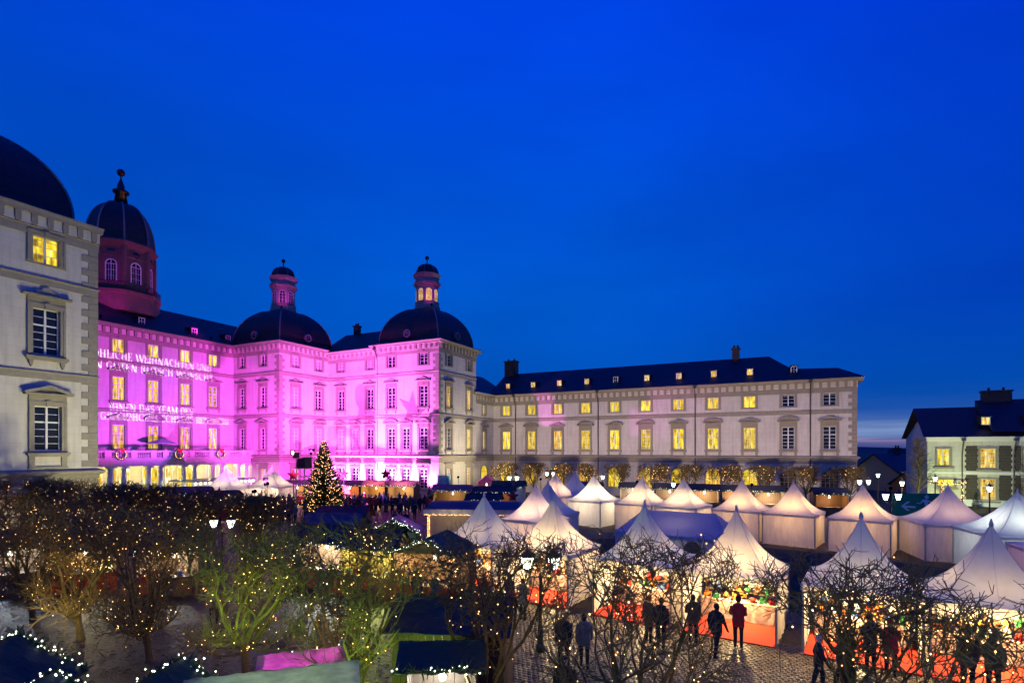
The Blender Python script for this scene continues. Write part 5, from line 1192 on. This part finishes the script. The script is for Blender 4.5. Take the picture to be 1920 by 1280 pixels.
# big booth with beige back
sb = thing('long_booth', 'long booth with blue-violet roof, white fascia and beige back wall', 'stall', T(-20.6,35.2,0,R(22)))
b = MB(); n = 26
for i in range(n): b.box(-3.4+6.8*i/n+.004,-3.4+6.8*(i+1)/n-.004,-1.5,-1.46+.006*(i%2),0,2.35)
new('back_wall', b.mesh('back_wall', mat('beige_panel', (.40,.31,.19), .7, .25, 3)), sb)
b = MB(); b.box(-3.42,-3.38,-1.5,1.5,0,2.35); b.box(3.38,3.42,-1.5,1.5,0,2.35); b.box(-3.4,3.4,1.46,1.5,0,2.35); new('side_panel', b.mesh('side_panel', m_darkwood), sb)
b = MB(); b.box(-3.6,3.6,-1.75,1.75,2.36,2.72); new('fascia', b.mesh('fascia', RC['white']), sb)
b = MB(); b.add([(-3.65,-1.8,2.722),(3.65,-1.8,2.722),(3.65,1.8,2.722),(-3.65,1.8,2.722),(-3.2,-.5,3.15),(3.2,-.5,3.15),(3.2,.5,3.15),(-3.2,.5,3.15)],[(0,1,5,4),(1,2,6,5),(2,3,7,6),(3,0,4,7),(4,5,6,7)]); new('roof', b.mesh('roof', RC['purple']), sb)
b = MB()
for k in range(90): b.octa((-3.5+7*k/89,-1.77,2.33+.02*math.sin(k)),.025)
for k in range(24): b.octa((-3.3,-1.53,.2+2.1*k/24),.03); b.octa((-3.2,-1.53,.25+2.1*k/24),.03)
tag(new('light_string', b.mesh('light_string', m_fairy), sb), kind='stuff')
lamp('booth_light','POINT',sb,MW[sb.name] @ T(-1.5,-3.2,2.2),60,(1,.75,.4),shadow_soft_size=.1)
stall('gabled stall with magenta garlanded roof below the Christmas tree',-20.4,25.6,R(30),2.6,2.2,2.3,3.0,'pink',60,(.8,1,.9),60,None,RC['teal'],ridge='y')
stall('stall with blue pyramid-like roof beside the first open tent',-14.6,21.2,R(12),3.0,2.6,2.35,3.0,'blue',600,(1,.72,.38),60,m_red,ware=7,ridge='y')
stall('dark-roofed stall with blazing white display behind the bare trees',-21.6,21.4,R(20),3.0,2.4,2.3,3.05,'dark',800,(1,.96,.88),40,ware=6)
stall('dark-roofed stall glowing yellow-green behind the bare trees',-18.2,21.2,R(16),2.6,2.2,2.3,3.0,'dark',700,(.95,1,.25),40,ware=6)
stall('violet-roofed stall behind the white blazing one',-25.0,25.4,R(25),3.2,2.4,2.3,3.05,'purple',40,(1,.8,.5),40)
stall('dark red-roofed stall at the back of the stall cluster',-27.5,28.8,R(25),3.2,2.4,2.3,3.05,'red',40,(1,.6,.4),30)
stall('stall with cold white-blue light at the left edge behind the trees',-34.8,13.2,R(62),2.8,2.2,2.2,2.9,'dark',330,(.8,.9,1),30,ware=6)
stall('stall with warm yellow light near the grey pavilion',-31.6,15.0,R(55),2.8,2.2,2.2,2.9,'green',380,(1,.82,.4),30,m_red,ware=6)
stall('stall with soft white light among the second row of trees',-27.0,16.6,R(45),2.6,2.2,2.2,2.9,'dark',200,(1,.95,.85),30,ware=5)
# roofs right below the viewer
LB = 'stalls below the viewer'
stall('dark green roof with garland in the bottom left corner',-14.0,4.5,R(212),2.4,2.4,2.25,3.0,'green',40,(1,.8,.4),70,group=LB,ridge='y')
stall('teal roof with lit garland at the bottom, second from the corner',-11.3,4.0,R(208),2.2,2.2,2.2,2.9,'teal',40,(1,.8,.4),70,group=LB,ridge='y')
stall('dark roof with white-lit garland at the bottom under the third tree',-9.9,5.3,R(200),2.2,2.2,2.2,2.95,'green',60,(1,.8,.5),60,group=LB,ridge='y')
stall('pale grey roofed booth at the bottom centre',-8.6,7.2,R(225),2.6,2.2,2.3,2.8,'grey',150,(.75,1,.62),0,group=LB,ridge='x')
stall('pink-sheeted low booth behind the pale grey one',-10.2,9.3,R(225),1.5,1.0,1.9,2.2,'pink',170,(1,.25,.9),30,group=LB,ridge='x')
stall('navy roofed stall under the bare tree at the bottom centre',-8.4,13.2,R(200),3.0,2.2,2.2,2.8,'blue',160,(1,.85,.5),40,wallm=m_darkwood,group=LB,ware=5)
stall('yellow roofed booth at the bottom centre',-5.7,7.6,R(196),1.9,1.8,2.2,2.6,'yellow',80,(1,.8,.4),24,group=LB,ridge='x')
stall('white glowing display booth with people at its side',-6.9,10.3,R(31),1.5,1.2,2.35,2.65,'teal',260,(.9,1,.95),24,wallm=m_darkwood,group=LB,ware=5)
wl_ = thing('added_fill_lamp', 'added green-white fill lamp on a pole, out of view, over the pale grey booth roof', 'lamp', T(-6.0,3.6,0))  # invented lamp, kept out of view, added to brighten the grey booth roof
b = MB(); b.tube([(0,0,0),(0,0,4.3)],[.04,.04],6); b.lathe([(.03,4.3),(.16,4.22),(.18,4.1)],10); new('pole', b.mesh('pole', m_iron), wl_)
b = MB(); b.lathe([(.10,4.12),(.10,4.02),(.03,3.98)],8); new('bulb', b.mesh('bulb', m_lampglass), wl_); lamp('added_fill_light','POINT',wl_,T(-6.0,3.6,3.9),300,(.72,1,.55),shadow_soft_size=.1)
# green parasol
gp = thing('market_parasol', 'green market parasol in front of the open tents', 'parasol', T(-8.7,15.0,0))
b = MB(); b.tube([(0,0,0),(0,0,2.6)],[.03,.03],6); b.lathe([(.3,0),(.3,.08)],10); new('pole', b.mesh('pole', m_iron), gp)
b = MB(); b.lathe([(1.25,2.02),(1.24,2.1),(.6,2.4),(.05,2.62)],8,.2); new('canopy', b.mesh('canopy', mat('bright_green_canvas', (.01,.25,.08), .8, trans=.4)), gp)
# booths at the foot of the palace and before the long wing
FB = 'booths along the palace'
stall('orange-lit booth left of the Christmas tree by the palace wall',-57.2,51.4,R(32),3.6,2.4,2.4,3.0,'dark',330,(1,.62,.2),40,m_red,group=FB)
stall('red-lit booth just right of the Christmas tree',-50.8,54.2,R(20),3.4,2.4,2.4,3.0,'dark',330,(1,.35,.15),40,m_red,group=FB)
stall('orange booth below the magenta wall, second right of the Christmas tree',-47.4,55.4,R(18),3.2,2.4,2.4,3.0,'pink',380,(1,.62,.2),50,m_darkwood,group=FB)
stall('golden booth below the magenta wall, farthest right of the Christmas tree',-43.9,56.6,R(18),3.4,2.4,2.4,3.0,'pink',380,(1,.72,.36),50,m_darkwood,group=FB)
stall('pink kiosk with pointed roof before the lit archway',-36.6,65.4,R(25),2.2,2.2,2.6,3.6,'pink',20,(1,.8,.6),0,None,RC['pink'],group=FB,ridge='y')
stall('green-roofed booth before the long wing near the archway',-31.6,62.4,R(20),4.0,2.4,2.3,3.0,'green',120,(1,.8,.6),30,None,RC['white'],False,group=FB)
stall('dark-roofed booth behind the red star',-29.0,53.6,R(22),4.4,2.6,2.3,2.9,'dark',200,(1,.45,.25),40,m_red,group=FB)
stall('violet-roofed booth with string lights behind the long booth',-34.6,53.8,R(22),4.2,2.6,2.3,2.9,'purple',200,(1,.7,.3),40,group=FB)
stall('red-lit booth beside the first closed tent',-25.2,44.6,R(20),3.0,2.4,2.3,2.9,'dark',260,(1,.25,.12),30,m_red,group=FB)
for i, (x, y, c, p) in enumerate(((-22.2,66.6,(1,.97,.9),420),(-16.8,67.2,(.9,.97,1),420),(-12.4,67.6,(1,.9,.75),300),(-8.4,67.4,(1,.78,.5),420),(-5.0,67.6,(1,.72,.42),420),(-1.6,67.9,(1,.85,.6),380),(4.3,67.2,(1,.55,.25),150))):
    stall('brightly lit booth before the long wing, %s from the archway' % ORD[i],x,y,R(10),3.0,2.3,2.35,2.95,'dark',p,c,30,group=FB,ridge='x')
stall('booth with violet roof before the entrance canopy',-58.0,36.8,R(40),5.0,2.6,2.3,3.0,'purple',120,(1,.5,.6),30,m_red,group=FB)
stall('low dark booth with white awning edge by the entrance tents',-52.0,36.8,R(35),3.2,2.4,2.3,2.8,'dark',160,(1,.45,.4),30,m_red,group=FB)

# red stars on poles
SB = MB(); p = [((.85 if k%2==0 else .36)*math.sin(k*math.pi/5), (.85 if k%2==0 else .36)*math.cos(k*math.pi/5)) for k in range(10)]
vs = [(x,0,z) for x,z in p]+[(0,-.22,0),(0,.22,0)]; SB.add(vs, [(k,(k+1)%10,10) for k in range(10)]+[((k+1)%10,k,11) for k in range(10)])
star_me = SB.mesh('star', mat('red_star_paint', (.30,.015,.03), .7)); pole_b = MB(); pole_b.tube([(0,.1,0),(0,.1,3.6)],[.05,.05],6); pole_me = pole_b.mesh('pole', m_iron)
for x, y, s, l in ((-53.5,47.4,1,'dark red star on a pole left of the scaffold tower'),(-50.0,52.2,.95,'dark red star above the red-lit booth'),(-45.4,54.8,.95,'dark red star above the golden booth roof'),(-48.3,34.0,.75,'brown-red star on a pole before the entrance tents'),(-50.2,33.0,.75,'brown-red star on a pole nearest the entrance canopy'),(-21.4,43.0,.7,'bright red star behind the long booth')):
    t = thing('star_ornament', l, 'star', T(x,y,0,V), 'red stars on poles'); new('pole', pole_me, t, MW[t.name] @ Matrix.Diagonal((1,1,s if s<.9 else 1.05,1))); new('star', star_me, t, MW[t.name] @ T(0,0,3.9 if s>.9 else 2.9,0,s))
# glowing outline star by the left trees
t = thing('star_lamp', 'glowing yellow outline star among the left trees', 'star', T(-29.6,14.9,1.5,R(60)))
b = MB(); P5 = [Vector(((.42 if k%2==0 else .18)*math.sin(k*math.pi/5),0,(.42 if k%2==0 else .18)*math.cos(k*math.pi/5))) for k in range(11)]; b.tube(P5,[.025]*11,5); new('outline', b.mesh('outline', emit('star_tube', (1,.9,.35), 4)), t)
b = MB(); b.tube([(0,.05,-1.5),(0,.05,-.1)],[.02,.02],5); new('stake', b.mesh('stake', m_iron), t)
# green running-man board
bd = thing('running_man_board', 'green board with white running figure and arrow by the lamps', 'sign', T(9.9,56.0,0,R(24)))
b = MB(); b.box(-1.9,1.9,-.04,.04,1.35,3.35); new('panel', b.mesh('panel', mat('sign_green', (.01,.22,.09), .5)), bd)
for s in (-1.7,1.7): b = MB(); b.box(s-.05,s+.05,.041,.12,0,3.3); new('post', b.mesh('post', m_alu), bd)
b = MB(); m_sw = mat('sign_white', (.75,.78,.75), .5)
b.prism([(-1.0,2.35),(-.05,2.28),(-.05,2.12),(-.85,2.16),(-.5,1.9),(-.75,1.9),(-1.25,2.3),(-.7,2.68),(-.48,2.64)], -.055,-.041); new('arrow', b.mesh('arrow', m_sw), bd)
b = MB()
b.prism([(.85+.17*math.cos(k*math.pi/6),3.05+.17*math.sin(k*math.pi/6)) for k in range(12)], -.055,-.041)
for q in ([(.55,2.85),(.85,2.85),(1.05,2.3),(.75,2.25)],[(.55,2.85),(.3,2.55),(.38,2.47),(.62,2.7)],[(.30,2.56),(.05,2.6),(.05,2.5),(.34,2.46)],[(.85,2.83),(1.2,2.7),(1.45,2.45),(1.38,2.38),(1.1,2.6),(.8,2.68)],[(.76,2.26),(.95,2.28),(.62,1.85),(.45,1.9)],[(.45,1.92),(.6,1.84),(.25,1.55),(.15,1.62)],[(.92,2.29),(1.06,2.31),(1.2,1.95),(1.08,1.92)],[(1.08,1.95),(1.19,1.92),(1.55,1.75),(1.5,1.65)]): b.prism(q,-.055+.0004*len(b.v),-.041)
new('running_figure', b.mesh('running_figure', m_sw), bd)
# green banner by the lantern pavilion
gb = thing('banner', 'small green and white banner at the foot of the lantern pavilion', 'banner', T(-42.6,64.0,0,V))
b = MB(); n = 8
for i in range(n): b.quad((-.9+1.8*i/n,.06*math.sin(i*1.7),1.0),(-.9+1.8*(i+1)/n,.06*math.sin(i*1.7+1.7),1.0),(-.9+1.8*(i+1)/n,.06*math.sin(i*1.7+1.7),3.4),(-.9+1.8*i/n,.06*math.sin(i*1.7),3.4))
new('cloth', b.mesh('cloth', mat('banner_cloth', (.02,.35,.2), .8, .6, 1.5, (.6,.75,.7)), True), gb)
for s in (-.95,.95): b = MB(); b.tube([(s,.05,0),(s,.05,3.5)],[.03,.03],6); new('pole', b.mesh('pole', m_iron), gb)

# ================================================================== street lamps
def lantern_head():
    b = MB(); b.lathe([(.05,-.02),(.12,0),(.10,.05)],6); b.lathe([(.26,.46),(.28,.5),(.10,.66),(.03,.78),(.04,.82),(.01,.9)],6)
    for k in range(6):
        a = k*math.pi/3; b.tube([(.11*math.cos(a),.11*math.sin(a),.04),(.25*math.cos(a),.25*math.sin(a),.47)],[.012,.012],4)
    g = MB(); g.lathe([(.10,.05),(.23,.455)],6); return b.mesh('lantern_cage', m_iron), g.mesh('lantern_glass', m_lampglass)
lh = lantern_head()
def street_lamp(label, x, y, h, heads, power, color, rz=0.46):
    t = thing('street_lamp', label, 'street lamp', T(x,y,0,rz), 'street lamps in the court'); M0 = MW[t.name]
    b = MB(); b.lathe([(.17,0),(.17,.25),(.11,.35),(.09,.9),(.06,1.0),(.05,h-.3),(.07,h-.25),(.04,h-.1)],10)
    if heads == 2:
        b.tube([(-.46,0,h-.05),(-.2,0,h-.28),(0,0,h-.2),(.2,0,h-.28),(.46,0,h-.05)],[.025]*5,6)
    new('post', b.mesh('post', m_iron), t)
    for s in ((-.46,.46) if heads == 2 else (0,)):
        c = new('lantern', lh[0], t, M0 @ T(s,0,h-.02 if heads==2 else h-.1)); new('lantern_glass', lh[1], c)
        lamp('lantern_light','POINT',c,M0 @ T(s,0,h+.25 if heads==2 else h+.17),power*2.2,color,shadow_soft_size=.12)
LC = (.93,1,.70)
street_lamp('twin-lantern street lamp standing before the open tents',-7.55,17.3,2.85,2,360,(1,.95,.62))
street_lamp('twin-lantern street lamp between the second row of trees and the fir',-26.6,18.9,2.85,2,330,LC)
street_lamp('twin-lantern street lamp near the pink kiosk',-29.4,59.1,3.3,2,200,LC)
street_lamp('twin-lantern street lamp in front of the third pollard at the long wing',-29.9,72.0,3.3,2,220,LC)
street_lamp('single street lamp before the long wing beside the brightest closed tent',-21.4,69.6,3.2,1,200,LC)
street_lamp('single street lamp before the middle of the long wing',-10.3,58.2,3.2,1,200,(.75,1,.75))
street_lamp('single blue-white lamp between two amber tents',-2.4,52.0,2.2,1,120,(.75,.9,1))
street_lamp('twin-lantern street lamp past the end of the long wing',7.4,66.6,3.4,2,200,(.85,1,.6))
street_lamp('single street lamp far behind, between wing and brick house',10.6,82.0,3.6,1,220,(.85,1,.6))
street_lamp('single street lamp above the green board',10.7,67.0,3.4,1,220,(.8,1,.5))
street_lamp('twin-lantern street lamp behind the amber tent at the green board',7.0,47.6,3.35,2,120,(.9,1,.65))
street_lamp('single street lamp before the gatehouse door',15.4,77.0,3.5,1,420,(.9,1,.6))
street_lamp('single street lamp near the right edge before the gatehouse',16.6,63.2,3.3,1,300,(.9,1,.65))

# ================================================================== people
SK = [mat('skin', (.45,.25,.17), .6)]
def person_mesh(pose):
    """one continuous body grown from tapered limbs, fused by a voxel remesh"""
    b = MB(); X = lambda s, x: s*x
    def limb(pts, rs, n=8): b.tube(pts, rs, n)
    def ball(c, rx, ry, rz, n=10):
        x, y, z = c; o = len(b.v); pr = [(math.cos(R(t)), math.sin(R(t))) for t in range(-80,81,20)]
        vs = [(x+rx*cr*math.cos(2*math.pi*k/n), y+ry*cr*math.sin(2*math.pi*k/n), z+rz*sr) for cr, sr in pr for k in range(n)]; m = len(pr)
        b.add(vs, [(i*n+k,i*n+(k+1)%n,(i+1)*n+(k+1)%n,(i+1)*n+k) for i in range(m-1) for k in range(n)]+[tuple(range(n-1,-1,-1)),tuple(range((m-1)*n,m*n))])
    step = .22 if pose == 2 else .03
    for s in (-1,1):
        k = s*step
        limb([(s*.095,0,.95),(s*.10,-k*.55,.52),(s*.10,-k+(.10 if s*step>0.1 else 0),.10)], [.10,.072,.052])
        fy = -k+(.10 if s*step>0.1 else 0); limb([(s*.10,fy+.06,.055),(s*.105,fy-.06,.05),(s*.11,fy-.17,.04)], [.045,.05,.035])
    # coat: hips to shoulders, oval section from two side-by-side columns
    for s in (-1,1): limb([(s*.085,.01,.74),(s*.08,.01,.95),(s*.075,.0,1.12),(s*.095,-.01,1.32),(s*.10,0,1.44)], [.125,.13,.115,.125,.085], 10)
    limb([(-.17,0,1.43),(0,0,1.47),(.17,0,1.43)], [.075,.085,.075])
    limb([(0,.0,1.45),(0,-.01,1.56)], [.07,.058])
    hd = (0,-.025 if pose != 1 else -.05,1.645); ball(hd,.083,.10,.122); ball((hd[0],hd[1]-.10,hd[2]-.012),.016,.024,.022,6)
    for s in (-1,1): ball((s*.084,hd[1]+.01,hd[2]),.014,.022,.03,6)
    if pose in (1,3): ball((0,hd[1]+.012,hd[2]+.05),.104,.116,.10)                  # knitted hat
    else: ball((0,hd[1]+.022,hd[2]+.03),.096,.104,.112)                            # hair
    for s in (-1,1):
        sh = Vector((s*.205,0,1.42))
        if pose == 1: el, wr = Vector((s*.25,-.03,1.14)), Vector((s*.10,-.27,1.20))
        elif pose == 3 and s > 0: el, wr = Vector((.25,-.02,1.14)), Vector((.16,-.30,1.13))
        elif pose == 2: el, wr = Vector((s*.25,s*.09,1.15)), Vector((s*.25,s*.12-.10,.93))
        else: el, wr = Vector((s*.25,.03,1.14)), Vector((s*.25,-.05,.90))
        limb([sh,el,wr],[.072,.056,.042]); d = (wr-el).normalized(); p = wr+d*.09
        limb([wr,p],[.036,.042]); 
        for q in (-.026,-.009,.009,.026): limb([p+Vector((q,0,0)), p+Vector((q,-.02,0))+d*(.085-abs(q))],[.014,.011],5)
        limb([wr+d*.03,wr+d*.06+Vector((-s*.045,-.02,0))],[.018,.013],5)
    me = b.mesh('person', SK[0]); o = bpy.data.objects.new('tmp', me); COL.objects.link(o)
    m = o.modifiers.new('r','REMESH'); m.mode = 'VOXEL'; m.voxel_size = .021
    sm = o.modifiers.new('s','SMOOTH'); sm.iterations = 3; sm.factor = .5
    dg = bpy.context.evaluated_depsgraph_get(); r = bpy.data.meshes.new_from_object(o.evaluated_get(dg)); bpy.data.objects.remove(o)
    r.name = 'person'; r.materials.clear()
    for q in (COATS[0], TROUSER, SK[0], HAIR[0], SHOE): r.materials.append(q)
    ix = []
    for p in r.polygons:
        c = p.center; z = c.z
        if z < .085: i = 4
        elif z < .72 and abs(c.x) < .22 : i = 1
        elif z > 1.535:
            front = c.y < hd[1]-.035
            if pose in (1,3): i = 3 if z > 1.675 else (2 if front or z < 1.58 else 3)
            else: i = 3 if (z > 1.705 or not front) else 2
        elif pose == 1 and c.y < -.27: i = 2
        elif z < .86 and abs(c.x) > .2: i = 2
        else: i = 0
        ix.append(i)
    r.polygons.foreach_set('material_index', ix); r.polygons.foreach_set('use_smooth', [True]*len(ix)); r.update()
    return r
COATS = [mat('coat_'+n, c, .9) for n, c in (('black',(.03,.028,.03)),('navy',(.04,.055,.12)),('brown',(.14,.08,.045)),('grey',(.16,.155,.15)),('red',(.42,.03,.03)),('orange',(.55,.12,.03)),('blue',(.04,.12,.28)),('plum',(.10,.03,.08)))]
TROUSER = mat('dark_trousers', (.02,.02,.028), .9); HAIR = [mat('hair_'+n, c, .8) for n, c in (('dark',(.03,.02,.015)),('fair',(.25,.16,.07)),('white',(.55,.5,.45)),('red_wool',(.4,.03,.03)))]; SHOE = mat('shoe', (.015,.012,.01), .6)
PM = [person_mesh(k) for k in range(4)]
def person(label, x, y, face, pose, coat, hair=0, h=1.0, group=None):
    o = tag(new('person', PM[pose], None, T(x,y,0,face,h)), label, 'person', group)
    for k, m in ((0,COATS[coat]),(3,HAIR[hair])): o.material_slots[k].link = 'OBJECT'; o.material_slots[k].material = m
    return o
person('person in red jacket standing at the fourth open tent',-1.45,20.85,R(185),1,4,0,1.02)
person('person in black coat with back turned before the fourth open tent',-2.05,19.6,R(150),2,0,0,1.02)
person('person in dark coat between the third and fourth open tents',-2.95,20.6,R(200),3,2,0,.98)
person('person in black standing at the third open tent counter',-3.9,19.6,R(175),0,0,0,1.0)
person('person in brown coat with hat beside the one at the third tent',-4.4,19.9,R(160),1,2,3,.96)
person('person in black coat with pale bag walking behind the twin-lantern lamp',-6.3,16.3,R(210),2,0,1,1.02)
person('person in grey coat walking beside the one with the pale bag',-5.75,16.7,R(200),2,3,0,.98)
person('person in dark coat standing alone on the cobbles at the bottom',-4.95,12.9,R(20),0,0,0,1.02)
person('person in blue jacket at the white glowing display booth',-5.5,10.2,R(105),1,6,0,1.0)
person('person in red jacket behind the blue one at the display booth',-5.3,10.9,R(120),1,4,1,.97)
person('person with fair hair in brown coat at the rightmost open tent',4.75,19.95,R(190),0,2,1,1.02)
person('person in brown coat on the right of the pair at the rightmost tent',5.35,20.05,R(170),3,2,1,.99)
person('person in red jacket before the fifth open tent',2.95,20.3,R(185),1,4,3,1.0)
person('person in black coat at the fifth open tent',2.45,20.5,R(215),1,0,0,1.02)
person('person in orange jacket at the stall near the grey pavilion',-30.3,13.6,R(60),1,5,3,1.0)
person('person in dark coat before the blue-roofed stall',-14.2,19.2,R(180),0,0,0,1.02)
person('person in navy coat before the blue-roofed stall',-13.4,19.4,R(160),1,1,1,.97)
rp = random.Random(99)
def crowd(n, fn, label, group, coats=(0,0,1,2,3,7,4)):
    for k in range(n):
        x, y = fn(); c = rp.choice(coats)
        person(label % ('black','navy','brown','grey','red','orange','blue','plum')[c], x, y, rp.uniform(0,6.28), rp.randrange(4), c, rp.randrange(3), rp.uniform(.93,1.05), group)
blk = [(-44.25,43.25,3.0),(-48.6,44.6,1.4),(-58.6,42.2,2.6),(-56,46.4,2.6),(-57.2,51.4,2.2),(-50.8,54.2,2.2),(-47.4,55.4,2.0),(-43.9,56.6,2.1),(-58,36.8,2.9),(-52,36.8,2.2),(-53.5,47.4,.5),(-50,52.2,.5),(-45.4,54.8,.5),(-48.3,34,.4),(-50.2,33,.4),(-21,35,4.4),(-34.6,53.8,2.8),(-25,25.4,2.4),(-27.5,28.8,2.4)]
used = []
def free(x0, x1, y0, y1):
    def f():
        for _ in range(200):
            x, y = rp.uniform(x0,x1), rp.uniform(y0,y1)
            if all((x-a)**2+(y-c)**2 > r*r for a,c,r in blk) and all((x-a)**2+(y-c)**2 > .22 for a,c in used): break
        used.append((x,y)); return x, y
    return f
crowd(95, free(-56,-41,33,51), 'visitor in %s coat in the crowd round the Christmas tree', 'crowd round the Christmas tree')
crowd(45, free(-50,-36,47,56), 'visitor in %s coat before the booths below the magenta wall', 'visitors before the palace booths')
crowd(22, free(-40,-26,36,50), 'visitor in %s coat on the magenta-lit paving behind the long booth', 'visitors behind the long booth')
crowd(16, free(-24,4,63.6,65.4), 'visitor in %s coat before the lit booths at the long wing', 'visitors at the long wing')
crowd(10, free(-24,-16,17.6,19.2), 'visitor in %s coat at the stalls behind the bare trees', 'visitors at the near stalls')
# visitors strolling in the lane between trees and open tents
for k, (x, y, f, po, co, ha, l) in enumerate(((-9.6,20.2,190,1,3,0,'person in grey coat at the second open tent'),(-10.4,20.6,165,3,7,3,'person in plum coat with red hat at the second open tent'),(-13.0,17.6,120,2,0,1,'person in black walking towards the blue-roofed stall'),(-11.2,18.2,300,2,1,0,'person in navy walking away from the second open tent'),
    (.9,18.0,95,2,0,2,'person in black with white hair walking on the cobbles before the tents'),(1.5,18.4,95,2,6,0,'person in blue jacket walking beside the white-haired one'),
    (-16.9,19.0,170,1,5,0,'person in orange jacket at the yellow-green stall'),(-24.4,14.6,40,2,0,0,'person in black between the two left tree rows'),(-25.2,14.2,40,2,4,3,'person in red coat between the two left tree rows'),(-20.5,14.2,250,0,3,1,'person in grey coat between trees and white blazing stall'))):
    person(l, x, y, R(f), po, co, ha, .96+.02*(k%4))
